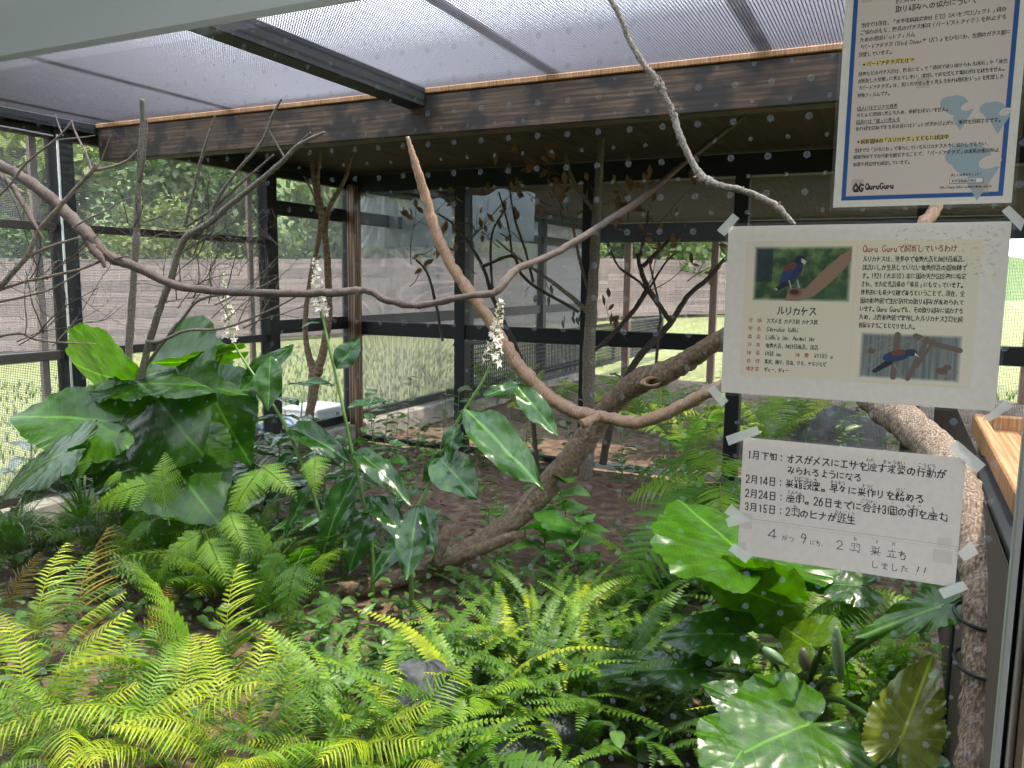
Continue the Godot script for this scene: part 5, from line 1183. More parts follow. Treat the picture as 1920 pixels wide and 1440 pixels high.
	for q in [[1075, 570], [1060, 590], [1090, 590], [1100, 610], [1050, 560], [1085, 625], [1030, 600], [1065, 615], [1105, 585], [1045, 620], [1165, 700], [1180, 680], [1150, 690], [1200, 690], [1140, 705], [1190, 705]]:
		var p := pz(q[0] + R.randf_range(-8, 8), q[1] + R.randf_range(-8, 8), -3.65)
		part(A, "leaf", eg, M.ginger_leaf, xf(p, p + Vector3(R.randfn() * 0.05, -0.12, R.randfn() * 0.05), Vector3(R.randfn(), R.randfn(), 1)))

func dry_leaf_mesh() -> ArrayMesh:
	var b := MB.new()
	for k in 6:
		var s := k / 5.0
		var w := sin(PI * clampf(s, 0.04, 0.96)) * 0.26
		for j in [-1.0, 0.0, 1.0]:
			b.add(Vector3(j * w, s, 0.22 * j * j * w + 0.3 * s * s), Vector2.ZERO, Color(0.17, 0.10, 0.05))
	b.grid(2, 5, 0)
	return b.commit()

# frame with +Y from a to t, +Z towards nrm, everything scaled by the length
func xf(a: Vector3, t: Vector3, nrm: Vector3, widen := 1.0) -> Transform3D:
	var y := t - a
	var l := y.length()
	y /= l
	var z := nrm - y * nrm.dot(y)
	if z.length() < 0.02: z = y.cross(Vector3.RIGHT)
	z = z.normalized()
	return Transform3D(Basis(y.cross(z) * l * widen, y * l, z * l), a)

# ---------------------------------------------------------------- leaf shapes (unit length along +Y, face +Z)
func heart_mesh(width: float, col: Color, vein: Color, sd: int, wave := 0.05, droop := 0.18, fold := 0.12, torn := 0.0) -> ArrayMesh:
	# arrow-heart leaf, stalk joined at the origin, lobes behind it, tip at y = 1
	var nz := noise(1.0, 3, sd)
	var b := MB.new()
	var na := 120
	var nr := 18
	var tab := [1.0, 0.80, 0.68, 0.60, 0.56, 0.54, 0.53, 0.52, 0.50, 0.46, 0.40, 0.26, 0.07]   # reach every 15 degrees from the tip to the notch
	for k in na + 1:
		var a := PI * (2.0 * k / na - 1.0)
		var f := absf(a) / PI * 12.0
		var i0 := mini(int(f), 11)
		var rr: float = lerpf(tab[i0], tab[i0 + 1], f - i0)
		rr *= 1.0 + 0.035 * nz.get_noise_1d(k * 3.1) + 0.012 * sin(k * 1.9)
		if torn > 0.0: rr *= 1.0 - torn * maxf(0.0, nz.get_noise_1d(k * 6.0 + 70.0))
		for j in nr + 1:
			var p := float(j) / nr
			var x := sin(a) * rr * p * width / 0.53
			var y := cos(a) * rr * p
			# side veins leave the midrib (ahead of the stalk) or the stalk (behind it)
			var q := fposmod((y + absf(x) * (0.55 if y > 0 else -0.4)) * 8.0 + 0.12 * sin(sd), 1.0)
			var dv := minf(q, 1.0 - q)
			var vn := smoothstep(0.10, 0.0, dv) * smoothstep(0.0, 0.12, absf(x))
			vn = 0.0
			var z := 0.006 * (0.5 - cos(q * TAU) * 0.5) * smoothstep(0.0, 0.15, absf(x)) * smoothstep(-0.05, 0.12, y)
			z += fold * sqrt(x * x + 0.004) - droop * y * absf(y) - droop * 0.7 * x * x
			z += wave * 0.42 * p * p * p * p * sin(a * 9.0 + sd + 2.0 * nz.get_noise_1d(k * 1.3)) + 0.022 * p * nz.get_noise_2d(x * 2.2 + sd, y * 2.2)
			var tone := 1.0 + 0.30 * nz.get_noise_2d(x * 5.0, y * 5.0 + sd)
			b.add(Vector3(x, y, z), Vector2(x / 1.7 + 0.5, (y + 0.7) / 1.75), Color(col.r * tone * 1.45, col.g * tone * 1.45, col.b * tone * 1.45))
	b.grid(nr, na, 0)
	return b.commit()

func lance_mesh(width: float, col: Color, sd: int, ns := 26, nt := 12, droop := 0.22, wave := 0.02, fold := 0.25) -> ArrayMesh:
	# broad lance leaf with a pale midrib and fine slanting pleats
	var nz := noise(1.0, 2, sd)
	var b := MB.new()
	for k in ns + 1:
		var s := float(k) / ns
		var w := pow(sin(PI * pow(clampf(s, 0.0, 1.0), 0.82)), 0.85) * width * 0.5 + 0.004
		if s > 0.9: w *= 1.0 - (s - 0.9) * 5.0
		for j in nt + 1:
			var t := 2.0 * j / nt - 1.0
			var x := t * w * (1.0 + 0.05 * nz.get_noise_1d(k * 5.0 + (200.0 if t > 0 else 0.0)))
			var q := (s * 1.0 + absf(x) * -1.6) * 26.0
			var z := fold * absf(x) * (1.0 - 0.5 * s) - droop * s * s + 0.0045 * sin(q * TAU * 0.5) * smoothstep(0.0, 0.3, absf(t))
			z += wave * t * absf(t) * sin(s * 11.0 + sd + (1.5 if t > 0 else 0.0)) + 0.03 * nz.get_noise_2d(x * 4.0, s * 3.0 + sd)
			var mid := smoothstep(0.16, 0.05, absf(t))
			var tone := 1.0 + 0.22 * nz.get_noise_2d(x * 12.0, s * 4.0) + 0.07 * sin(q * TAU * 0.5)
			b.add(Vector3(x, s, z), Vector2(x / 0.8 + 0.5, s), Color(lerpf(col.r * tone * 1.4, col.r * 1.9 + 0.03, mid * 0.6), lerpf(col.g * tone * 1.4, col.g * 1.7 + 0.03, mid * 0.6), lerpf(col.b * tone * 1.4, col.b * 1.9 + 0.01, mid * 0.6)))
	b.grid(nt, ns, 0)
	return b.commit()

func pinna(b: MB, o: Vector3, dir: Vector3, nrm: Vector3, length: float, w: float, segs: int, col: Color, teeth: float, sag: float) -> void:
	# one leaflet: a tapering strip whose edges are notched
	var side := dir.cross(nrm).normalized()
	var base := b.v.size()
	for k in segs + 1:
		var s := float(k) / segs
		var ww := w * 0.5 * (1.0 - pow(s, 2.2)) * (1.0 if s > 0.01 else 0.75)
		if k % 2 == 1: ww *= 1.0 - teeth
		var c := o + dir * length * s - nrm * sag * length * s * s
		b.add(c - side * ww, Vector2.ZERO, col)
		b.add(c + nrm * w * 0.06, Vector2.ZERO, Color(col.r * 1.15, col.g * 1.12, col.b))
		b.add(c + side * ww, Vector2.ZERO, col)
	b.grid(2, segs, base)

# type: 0 sword fern, 1 twice-cut lacy fern, 2 long ladder fern, 3 large tree-fern like frond
func frond_mesh(type: int, sd: int, col: Color) -> ArrayMesh:
	var r := RandomNumberGenerator.new()
	r.seed = sd * 31 + type
	var b := MB.new()
	var pairs: int = [36, 17, 25, 24][type]
	var stipe: float = [0.06, 0.22, 0.30, 0.12][type]
	var reach: float = [0.085, 0.30, 0.20, 0.24][type]
	var arch: float = [0.42, 0.36, 0.42, 0.40][type] * r.randf_range(0.6, 1.3)
	var twist := r.randf_range(-0.25, 0.25)
	var bend := r.randf_range(-0.12, 0.12)
	var spine := PackedVector3Array()
	var rad := PackedFloat32Array()
	for k in 15:
		var s := k / 14.0
		spine.append(Vector3(bend * s * s, s * (1.0 - 0.12 * arch * s), arch * (s - s * s) * 1.1 - arch * 0.35 * s * s * s))
		rad.append(0.0052 * (1.0 - 0.8 * s))
	b.tube(spine, rad, 4, Color(col.r * 1.5 + 0.03, col.g * 1.15, col.b + 0.01), false)
	for k in pairs:
		var f := (k + 0.5) / pairs
		var s := stipe + (1.0 - stipe) * f
		var x := s * 14.0
		var i0 := mini(int(x), 13)
		var o := spine[i0].lerp(spine[i0 + 1], x - i0)
		var t := (spine[i0 + 1] - spine[i0]).normalized()
		var shape := 1.0
		match type:
			0: shape = minf(1.0, 0.55 + f * 2.2) * pow(1.0 - f, 0.55) + 0.05
			1: shape = pow(1.0 - f, 0.75) * (1.0 if f > 0.08 else 0.85) + 0.02
			2: shape = pow(sin(PI * (0.14 + f * 0.84)), 0.7)
			3: shape = pow(sin(PI * (0.18 + f * 0.80)), 0.75)
		for sg in [-1.0, 1.0]:
			var across := Vector3(sg, 0, 0)
			across = (across - t * across.dot(t)).normalized()
			var nrm: Vector3 = across.cross(t) * sg
			if nrm.z < 0: nrm = -nrm
			nrm = nrm.rotated(t, twist * s)
			across = across.rotated(t, twist * s)
			var fwd: float = [0.14, 0.45, 0.38, 0.40][type] + 0.25 * f + r.randf_range(-0.10, 0.10)
			if type != 1 and r.randf() < 0.03: continue
			var dir: Vector3 = (across + t * fwd + nrm * (r.randf_range(-0.3, 0.2) * (1.0 if type == 2 else 0.5) + (0.12 if type == 0 else 0.0))).normalized()
			var l := reach * shape * (r.randf_range(0.75, 1.15) if type == 2 else r.randf_range(0.9, 1.08))
			var tone := r.randf_range(0.82, 1.2) * (1.0 + 0.25 * f)
			var c := Color(col.r * tone * (1.0 + 0.25 * f), col.g * tone, col.b * tone)
			match type:
				0: pinna(b, o, dir, nrm, l, 0.032 * minf(1.0, shape + 0.25), 4, c, 0.12, 0.25)
				3: pinna(b, o, dir, nrm, l, 0.036, 13, c, 0.38, 0.28)
				2: pinna(b, o, dir, nrm, l, 0.016, 9, c, 0.3, 0.5)
				_:
					# the leaflet is itself a small feather
					var m := 9 if type == 1 else 11
					var prev := o
					for q in m:
						var u := (q + 0.6) / m
						var oo: Vector3 = o + dir * l * u - nrm * 0.22 * l * u * u
						for s2 in [-1.0, 1.0]:
							var d2: Vector3 = (t * s2 * 1.0 + dir * 0.55).normalized()
							pinna(b, oo, d2, nrm, l * (0.26 if type == 1 else 0.15) * (1.0 - 0.85 * u) + 0.004, (l * 0.8 / m) * (1.0 - 0.35 * u), 2, c, 0.0, 0.15)
						prev = oo
					pinna(b, o, dir, nrm, l, 0.006, 3, c, 0.0, 0.22)
	return b.commit()

func fronds_of(type: int, tint: int) -> Array:
	var key := "fr%d_%d" % [type, tint]
	if not shared.has(key):
		var cols := [Color(0.06, 0.155, 0.012), Color(0.125, 0.255, 0.014), Color(0.25, 0.35, 0.016), Color(0.04, 0.10, 0.02), Color(0.26, 0.19, 0.025)]
		shared[key] = []
		for k in 7:
			shared[key].append(frond_mesh(type, k + tint * 10, cols[tint]))
	return shared[key]

func fern(called: String, label: String, at: Vector3, type: int, tints: Array, count: int, length: float, lift: float, rg: RandomNumberGenerator, group: String, lean := Vector3.ZERO) -> Node3D:
	var t := thing(called, label, "fern", at, group)
	var turn := rg.randf() * TAU
	for k in count:
		var az := turn + TAU * k / count + rg.randf_range(-0.35, 0.35)
		var el := lift + rg.randf_range(-0.25, 0.25)
		var d := (Vector3(cos(az) * cos(el), sin(el), sin(az) * cos(el)) + lean).normalized()
		var l := length * rg.randf_range(0.7, 1.15)
		var set_: Array = fronds_of(type, tints[rg.randi() % tints.size()])
		part(t, "frond", set_[rg.randi() % 7], M.fern_leaf, xf(Vector3(d.x, 0, d.z) * 0.02, d * l, (Vector3.UP * 1.2 + Vector3(rg.randfn(), 0, rg.randfn()) * 0.25) - Vector3(d.x, 0, d.z) * 0.2, rg.randf_range(0.7, 1.25)))
	return t
func frond_to(t: Node3D, a: Vector3, tip: Vector3, type: int, tint: int, nrm: Vector3, k: int) -> void:
	part(t, "frond", fronds_of(type, tint)[k % 7], M.fern_leaf, xf(a - t.position, tip - t.position, nrm))

func cup(c: float, u: float, r := 0.0) -> Vector3:      # leaf facing: c towards the viewing side, u upward, r to the right
	return Vector3(0.25 + 0.0, 0, 1).normalized() * c + Vector3.UP * u + Vector3.RIGHT * r

func stalk(t: Node3D, called: String, pts: Array, r0: float, r1: float, col: Color) -> MeshInstance3D:
	var c := catmull(pts.map(func(p): return p - t.position), 6)
	var rr := PackedFloat32Array()
	for k in c.size(): rr.append(lerpf(r0, r1, float(k) / (c.size() - 1)))
	var b := MB.new()
	b.tube(c, rr, 7, col)
	return part(t, called, b.commit(), M.stem_green)

func taro(t: Node3D, foot: Vector3, L: Array, sd: int) -> void:
	# L: [stalk px, py, z, tip px, py, z, half width / length, facing, colour 0-3, droop, wave]
	var cols := [[Color(0.055, 0.165, 0.012), Color(0.10, 0.19, 0.04)], [Color(0.10, 0.28, 0.012), Color(0.17, 0.30, 0.06)], [Color(0.2, 0.35, 0.012), Color(0.24, 0.36, 0.07)], [Color(0.28, 0.33, 0.03), Color(0.4, 0.45, 0.12)]]
	for k in L.size():
		var q: Array = L[k]
		var a := pz(q[0], q[1], q[2])
		var tip := pz(q[3], q[4], q[5])
		var c: Array = cols[q[8]]
		var mid := foot.lerp(a, 0.55) + Vector3(0, 0.06, 0)
		var st := stalk(t, "leaf_stalk", [foot, foot.lerp(a, 0.25) + Vector3(0, 0.05, 0), mid, a], 0.013, 0.006, Color(0.10, 0.2, 0.04))
		part(st, "leaf", heart_mesh(q[6], c[0], c[1], sd + k * 3, q[10], q[9], 0.05, 0.25 if q[8] == 3 else 0.0), M.taro_leaf, xf(a - t.position, tip - t.position, q[7]))

func ginger(t: Node3D, foot: Vector3, stem: Array, spike: Array, leaves: Array, sd: int, rg: RandomNumberGenerator) -> void:
	var pts := [foot]
	for q in stem: pts.append(pz(q[0], q[1], q[2]))
	stalk(t, "stem", pts, 0.011, 0.005, Color(0.10, 0.19, 0.03))
	for k in leaves.size():
		var q: Array = leaves[k]
		var a := pz(q[0], q[1], q[2])
		var tip := pz(q[3], q[4], q[5])
		part(t, "leaf", lance_mesh(q[6], [Color(0.04, 0.125, 0.022), Color(0.065, 0.18, 0.028)][q[8]], sd + k, 26, 12, q[9], 0.03), M.ginger_leaf, xf(a - t.position, tip - t.position, q[7]))
	if spike.is_empty(): return
	var s0 := pz(spike[0], spike[1], spike[2])
	var s1 := pz(spike[3], spike[4], spike[5])
	var fs := stalk(t, "flower_stalk", [pts[-1], s0, s1], 0.005, 0.002, Color(0.16, 0.26, 0.06))
	if not shared.has("bloom"):
		var b := MB.new()
		var w := Color(0.78, 0.70, 0.64)
		for p in 5:
			var an := TAU * p / 5 + 0.3
			var o := Vector3(cos(an), 0.15, sin(an))
			pinna(b, Vector3.ZERO, (o + Vector3.UP * (1.1 if p % 2 else 0.5)).normalized(), Vector3(-cos(an) * 0.5, 1, -sin(an) * 0.5).normalized(), 1.0, 0.62, 4, w, 0.0, 0.35)
		b.tube(PackedVector3Array([Vector3(0, -0.9, 0), Vector3.ZERO]), PackedFloat32Array([0.07, 0.14]), 5, Color(0.6, 0.62, 0.45))
		shared.bloom = b.commit()
	var n := 34
	var ax := (s1 - s0).normalized()
	for k in n:
		var f := float(k) / n
		var an := k * 2.4 + rg.randf_range(-0.4, 0.4)
		var out := Vector3(cos(an), 0.0, sin(an))
		var size := lerpf(0.025, 0.010, f) * rg.randf_range(0.6, 1.2)
		var p := s0.lerp(s1, pow(f, 0.9)) + out * lerpf(0.032, 0.008, f)
		part(fs, "flower", shared.bloom, M.petal, xf(p - t.position, p + (out + ax * 0.25 + Vector3(rg.randfn(), rg.randfn(), rg.randfn()) * 0.25).normalized() * size - t.position, ax + out * 0.2))

func seedling(at: Vector3, h: float, count: int, size: float, width: float, col: Color, rg: RandomNumberGenerator, called: String, label: String, group: String) -> void:
	var t := thing(called, label, "seedling", at, group)
	var key := "sd%s%s" % [width, col]
	if not shared.has(key): shared[key] = lance_mesh(width, col, 5, 8, 4, 0.25)
	var top := Vector3(rg.randfn() * 0.08, 1, rg.randfn() * 0.08) * h
	stalk(t, "stem", [at, at + top * 0.5 + Vector3(rg.randfn(), 0, rg.randfn()) * 0.015, at + top], 0.0045, 0.002, Color(0.12, 0.17, 0.05))
	for k in count:
		var f := (k + 1.0) / count
		var an := k * 2.4 + rg.randf()
		var d := Vector3(cos(an), rg.randf_range(0.0, 0.6), sin(an)).normalized()
		var p := top * lerpf(0.3, 1.0, f)
		part(t, "leaf", shared[key], M.small_leaf, xf(p, p + d * size * rg.randf_range(0.7, 1.2), Vector3.UP + Vector3(rg.randfn(), 0, rg.randfn()) * 0.3))

func rock(at: Vector3, size: Vector3, sd: int, label: String) -> void:
	var nz := noise(1.0, 4, sd)
	var b := MB.new()
	for k in 17:
		for j in 25:
			var th := PI * k / 16
			var ph := TAU * j / 24
			var d := Vector3(sin(th) * cos(ph), cos(th), sin(th) * sin(ph))
			var f := 1.0 + 0.45 * nz.get_noise_3d(d.x * 1.1, d.y * 1.1, d.z * 1.1) + 0.2 * absf(nz.get_noise_3d(d.x * 3.0, d.y * 3.0, d.z * 3.0))
			b.add(d * size * f)
	b.grid(24, 16, 0)
	solo("rock", b.commit(), M.rock, label, "rock", at, "rocks among the ferns")

func build_plants() -> void:
	var R := RandomNumberGenerator.new()
	R.seed = 99
	# --- giant taro on the left
	var ft := pg(300, 990)
	var t := thing("taro_plant", "large glossy taro clump before the side wall", "plant", ft)
	taro(t, ft, [
		[200, 790, -1.35, 5, 765, -1.15, 0.48, cup(0.7, 0.75, -0.1), 1, 0.15, 0.04],
		[238, 714, -1.55, 118, 690, -1.6, 0.62, cup(0.75, -0.45, 0.2), 2, 0.1, 0.04],
		[285, 735, -1.6, 372, 850, -1.4, 0.78, cup(0.95, 0.30, 0.0), 0, 0.05, 0.03],
		[335, 715, -2.0, 352, 605, -2.25, 0.75, cup(0.95, 0.35, 0.0), 1, 0.15, 0.06],
		[418, 664, -1.75, 286, 700, -1.55, 0.20, cup(0.5, -0.6, 0.0), 2, 0.2, 0.05],
		[255, 722, -1.5, 452, 702, -1.6, 0.26, cup(0.35, 0.95, 0.1), 0, 0.18, 0.05],
		[300, 850, -1.5, 395, 945, -1.35, 0.62, cup(0.5, 0.85, 0.1), 0, 0.25, 0.04],
		[120, 850, -1.1, -40, 915, -0.95, 0.45, cup(0.5, 0.9, 0.0), 0, 0.25, 0.05],
		[185, 830, -1.3, 25, 862, -1.15, 0.4, cup(0.5, 0.5, 0.0), 0, 0.2, 0.05],
		[400, 745, -1.9, 455, 855, -1.75, 0.5, cup(0.8, 0.5, 0.1), 0, 0.2, 0.05]], 3)
	# --- giant taro on the right
	var fr := pg(1500, 1330)
	t = thing("taro_plant", "bright green taro clump with tall stalks below the notices", "plant", fr)
	taro(t, fr, [
		[1405, 1052, -1.30, 1272, 928, -1.65, 0.62, cup(0.45, 0.8, 0.35), 1, 0.05, 0.07],
		[1455, 1128, -1.25, 1290, 1072, -1.3, 0.55, cup(0.7, -0.3, 0.1), 2, 0.1, 0.09],
		[1372, 1190, -1.2, 1232, 1178, -1.15, 0.48, cup(0.4, 0.9, -0.1), 0, 0.2, 0.05],
		[1285, 1255, -1.15, 1082, 1250, -1.1, 0.22, cup(0.3, 0.95, 0.0), 0, 0.15, 0.05],
		[1516, 1358, -0.92, 1335, 1420, -0.68, 0.62, cup(0.35, 0.95, 0.0), 1, 0.18, 0.06],
		[1690, 1385, -0.78, 1752, 1222, -0.95, 0.36, cup(0.95, 0.25, -0.25), 3, 0.05, 0.05],
		[1770, 1135, -1.0, 1600, 1190, -0.95, 0.24, cup(0.5, 0.75, 0.0), 1, 0.12, 0.08],
		[1610, 1098, -1.35, 1500, 1085, -1.3, 0.5, cup(0.4, 0.9, 0.0), 0, 0.2, 0.05],
		[1520, 1210, -1.15, 1462, 1168, -1.25, 0.8, cup(0.9, 0.4, 0.1), 2, 0.15, 0.05],
		[1420, 1340, -0.95, 1325, 1270, -0.95, 0.6, cup(0.3, 0.95, 0.0), 0, 0.2, 0.06],
		[1400, 1395, -0.8, 1345, 1470, -0.62, 0.7, cup(0.5, 0.8, 0.0), 1, 0.2, 0.07],
		[1770, 1110, -1.1, 1785, 1170, -1.0, 0.5, cup(0.8, 0.4, 0.0), 1, 0.1, 0.05],
		[1390, 1050, -1.3, 1470, 1050, -1.2, 0.45, cup(0.4, 0.9, 0.0), 1, 0.1, 0.06]], 40)
	for q in [[1430, 1215, 1470, 1245, -1.02], [1505, 1215, 1512, 1260, -0.98], [1568, 1175, 1575, 1275, -0.98]]:
		var a := pz(q[0], q[1], q[4])
		var c := pz(q[2], q[3], q[4])
		var c2 := catmull([a - t.position, a.lerp(c, 0.3) - t.position, a.lerp(c, 0.7) - t.position, c - t.position], 5)
		var rr := PackedFloat32Array()
		for k in c2.size():
			rr.append(0.004 + 0.012 * pow(sin(PI * clampf(float(k) / (c2.size() - 1), 0.02, 0.98)), 0.8))
		var b := MB.new()
		b.tube(c2, rr, 9, Color(0.13, 0.21, 0.10) if q[0] != 1505 else Color(0.09, 0.08, 0.05))
		part(t, "flower_sheath", b.commit(), M.stem_green)
		stalk(t, "flower_stalk", [fr, fr.lerp(c, 0.6) + Vector3(0, 0.04, 0), c], 0.008, 0.005, Color(0.12, 0.2, 0.05))
	# --- white flowered ginger-like stems
	var G := [
		["tall leafy stem with a leaning white flower spike before the grass", [[600, 970, -1.65], [545, 820, -1.7], [500, 740, -1.72], [455, 672, -1.75], [436, 640, -1.75]], [434, 636, -1.75, 417, 512, -1.75], [
			[448, 735, -1.85, 548, 645, -2.0, 0.38, cup(0.9, 0.4, 0.0), 1, 0.05], [508, 668, -1.72, 500, 768, -1.6, 0.52, cup(0.95, 0.4, 0.1), 1, 0.08], [535, 800, -1.72, 645, 830, -1.65, 0.34, cup(0.5, 0.9, 0.0), 0, 0.3], [590, 905, -1.66, 515, 1000, -1.5, 0.34, cup(0.6, 0.7, -0.2), 0, 0.25], [560, 850, -1.7, 470, 900, -1.6, 0.3, cup(0.6, 0.8, 0.0), 0, 0.3], [440, 655, -1.75, 372, 640, -1.7, 0.3, cup(0.3, 0.9, 0.0), 1, 0.3]]],
		["tall leafy stem whose white spike stands before the forked tree", [[698, 1040, -1.65], [690, 980, -1.68], [668, 880, -1.72], [642, 760, -1.75], [617, 650, -1.78], [602, 580, -1.8]], [601, 590, -1.8, 590, 482, -1.8], [
			[632, 692, -1.76, 674, 632, -1.85, 0.62, cup(0.9, 0.3, 0.1), 0, 0.05], [625, 722, -1.76, 540, 706, -1.7, 0.26, cup(0.4, 0.9, 0.0), 0, 0.2], [650, 765, -1.74, 722, 742, -1.75, 0.3, cup(0.4, 0.9, 0.0), 0, 0.15], [662, 846, -1.73, 756, 888, -1.6, 0.3, cup(0.4, 0.9, 0.0), 0, 0.45], [668, 888, -1.7, 582, 1035, -1.45, 0.36, cup(0.7, 0.6, 0.0), 0, 0.3], [692, 962, -1.68, 648, 1068, -1.5, 0.5, cup(0.8, 0.6, 0.1), 0, 0.25], [600, 605, -1.8, 560, 600, -1.75, 0.25, cup(0.4, 0.8, 0.0), 1, 0.5], [690, 930, -1.68, 765, 985, -1.55, 0.34, cup(0.4, 0.9, 0.0), 0, 0.4]]],
		["leaning leafy stem with the white spike nearest the tan branch", [[772, 990, -1.6], [800, 920, -1.65], [850, 805, -1.7], [905, 715, -1.75], [928, 662, -1.78]], [922, 680, -1.78, 940, 558, -1.8], [
			[872, 768, -1.7, 1012, 898, -1.45, 0.30, cup(0.7, 0.75, 0.0), 1, 0.12], [905, 742, -1.75, 985, 716, -1.85, 0.36, cup(0.6, 0.7, 0.0), 1, 0.1], [968, 722, -1.8, 1045, 812, -1.7, 0.34, cup(0.8, 0.6, 0.1), 1, 0.1], [820, 855, -1.68, 884, 920, -1.5, 0.55, cup(0.8, 0.6, 0.0), 1, 0.15], [840, 850, -1.68, 785, 905, -1.6, 0.45, cup(0.8, 0.5, 0.0), 0, 0.2], [785, 950, -1.6, 758, 1078, -1.35, 0.42, cup(0.85, 0.6, 0.0), 0, 0.15], [795, 945, -1.6, 815, 1030, -1.45, 0.3, cup(0.7, 0.5, 0.3), 0, 0.2], [855, 795, -1.7, 838, 862, -1.6, 0.5, cup(0.8, 0.5, 0.0), 0, 0.2], [770, 1000, -1.6, 690, 1075, -1.4, 0.4, cup(0.6, 0.8, 0.0), 0, 0.3]]]]
	for k in G.size():
		var foot := pz(G[k][1][0][0], G[k][1][0][1], G[k][1][0][2])
		foot.y = ground_y(foot)
		t = thing("flowering_ginger", G[k][0], "plant", foot, "white flowered stems")
		ginger(t, foot, G[k][1], G[k][2], G[k][3], 100 + k * 20, R)
	for q in [[600, 1030, 0.5], [740, 1020, 0.4], [520, 960, 0.62], [470, 930, 0.7], [640, 1060, 0.4], [560, 930, 0.75], [430, 900, 0.7], [640, 980, 0.6], [490, 1000, 0.5], [160, 920, 0.5], [60, 930, 0.5]]:     # young shoots without flowers
		var p := pg(q[0], q[1] + 40)
		t = thing("ginger_shoot", "young dark green leafy shoot at the foot of the flowering stems", "plant", p, "young ginger shoots")
		stalk(t, "stem", [p, p + Vector3(0.02, q[2] * 0.6, 0), p + Vector3(0.05, q[2], 0)], 0.008, 0.004, Color(0.09, 0.16, 0.03))
		for k in 7:
			var an: float = k * 2.5 + q[0]
			var o := p + Vector3(0.02, q[2] * (0.35 + 0.1 * k), 0)
			var d := Vector3(cos(an), 0.35, sin(an)).normalized()
			part(t, "leaf", lance_mesh(0.36, Color(0.045, 0.14, 0.02), 300 + k, 16, 8, 0.35), M.ginger_leaf, xf(o - p, o - p + d * (0.24 + 0.14 * q[2]), Vector3.UP))
	# --- ferns
	var sf := "glossy sword fern in the low bank of ferns"
	for q in [[765, 1300, .3], [880, 1290, .32], [965, 1235, .42], [1050, 1205, .45], [1010, 1290, .48], [1150, 1240, .45], [1130, 1340, .5], [900, 1330, .42], [700, 1310, .28], [1240, 1130, .5], [1190, 1180, .45], [1090, 1120, .4], [1170, 1400, .45], [1080, 1420, .4], [1240, 1330, .45], [820, 1300, .3], [1290, 1400, .4], [610, 1310, .28], [1330, 1130, .5], [1210, 1440, .4], [960, 1130, .35], [1120, 1180, .4]]:
		var p := pg(q[0], q[1])
		fern("sword_fern", sf, p + Vector3(0, 0.0, 0), 0, [0, 0, 1, 3], 13, q[2] * 1.1, 0.6, R, "sword ferns")
	for q in [[1540, 1190, .55], [1600, 1240, .5], [1660, 1200, .5], [1420, 1250, .45], [1700, 1300, .4]]:
		fern("sword_fern", "light green sword fern growing between the taro stalks", pg(q[0], q[1] + 90), 0, [1], 9, q[2], 0.9, R, "sword ferns in the taro")
	for q in [[250, 1010, .62], [330, 1040, .6], [430, 1080, .62], [120, 990, .55], [520, 1110, .5], [40, 1020, .5], [380, 980, .7], [560, 1060, .5], [470, 1010, .6]]:
		fern("lacy_fern", "lacy fern with drooping twice cut fronds below the taro", pg(q[0], q[1] + 60), 1, [0, 1, 0], 8, q[2], 0.85, R, "lacy ferns")
	for q in [[60, 1250, .5], [240, 1380, .5], [60, 1430, .42], [150, 1390, .45], [20, 1470, .4], [210, 1460, .4], [330, 1420, .48], [430, 1420, .45], [30, 1380, .5], [130, 1440, .45], [560, 1460, .42], [640, 1470, .4], [720, 1480, .36], [540, 1390, .42], [760, 1460, .36], [450, 1470, .4]]:
		fern("ladder_fern", "yellow green ladder fern leaning towards the glass", pg(q[0], minf(q[1] + 40, 1480)), 2, [0, 1, 2, 2, 1], 5, q[2] * 1.1, 0.8, R, "ladder ferns")
	for k in 64:                        # ferns filling the bank, the log kept clear
		var p := Vector3(R.randf_range(-3.4, 0.05), 0, R.randf_range(-1.75, -0.4))
		var s := cam.basis.inverse() * (p - cam.position)
		var u := 960.0 + F * s.x / -s.z
		var v := 720.0 - F * s.y / -s.z
		if u < -80 or u > 1760 or v < 1010 or v > 1560 or (u > 480 and u < 900 and v < 1350): continue
		if u < 560 and (k % 5 < 3 or v > 1420): continue
		if u < 560 and R.randf() < 0.75: fern("lacy_fern" if k % 2 else "ladder_fern", "lacy fern with drooping twice cut fronds below the taro" if k % 2 else "yellow green ladder fern leaning towards the glass", p, 1 if k % 2 else 2, [1, 2, 1, 0, 0], 6, R.randf_range(0.36, 0.55), 0.75, R, "lacy ferns" if k % 2 else "ladder ferns")
		else: fern("sword_fern", sf, p, 0, [0, 1, 1, 2, 0], 11, R.randf_range(0.36, 0.6), 0.55, R, "sword ferns")
	# fronds that stand out in the photograph
	t = thing("ladder_fern", "ladder fern with one tall upright golden frond", "fern", pg(490, 1420))
	frond_to(t, pz(487, 1390, -0.85), pz(425, 1045, -0.95), 2, 2, cup(0.6, 0.4, -0.3), 0)
	frond_to(t, pz(487, 1390, -0.85), pz(540, 1115, -1.3), 2, 2, cup(0.4, 0.9, 0.3), 1)
	frond_to(t, pz(480, 1380, -0.85), pz(330, 1190, -0.9), 2, 2, cup(0.5, 0.8, -0.2), 2)
	t = thing("ladder_fern", "ladder fern with arching amber fronds low in front of the taro", "fern", pg(235, 1400))
	frond_to(t, pz(232, 1350, -0.85), pz(125, 990, -1.0), 2, 4, cup(0.6, 0.4, -0.3), 3)
	frond_to(t, pz(15, 1190, -0.9), pz(60, 1030, -1.0), 2, 4, cup(0.7, 0.4, 0.1), 0)
	frond_to(t, pz(280, 1260, -0.9), pz(310, 1090, -1.0), 2, 4, cup(0.7, 0.4, 0.2), 2)
	t = thing("lacy_fern", "pale lacy fern spreading in front of the taro leaves", "fern", pg(330, 1080))
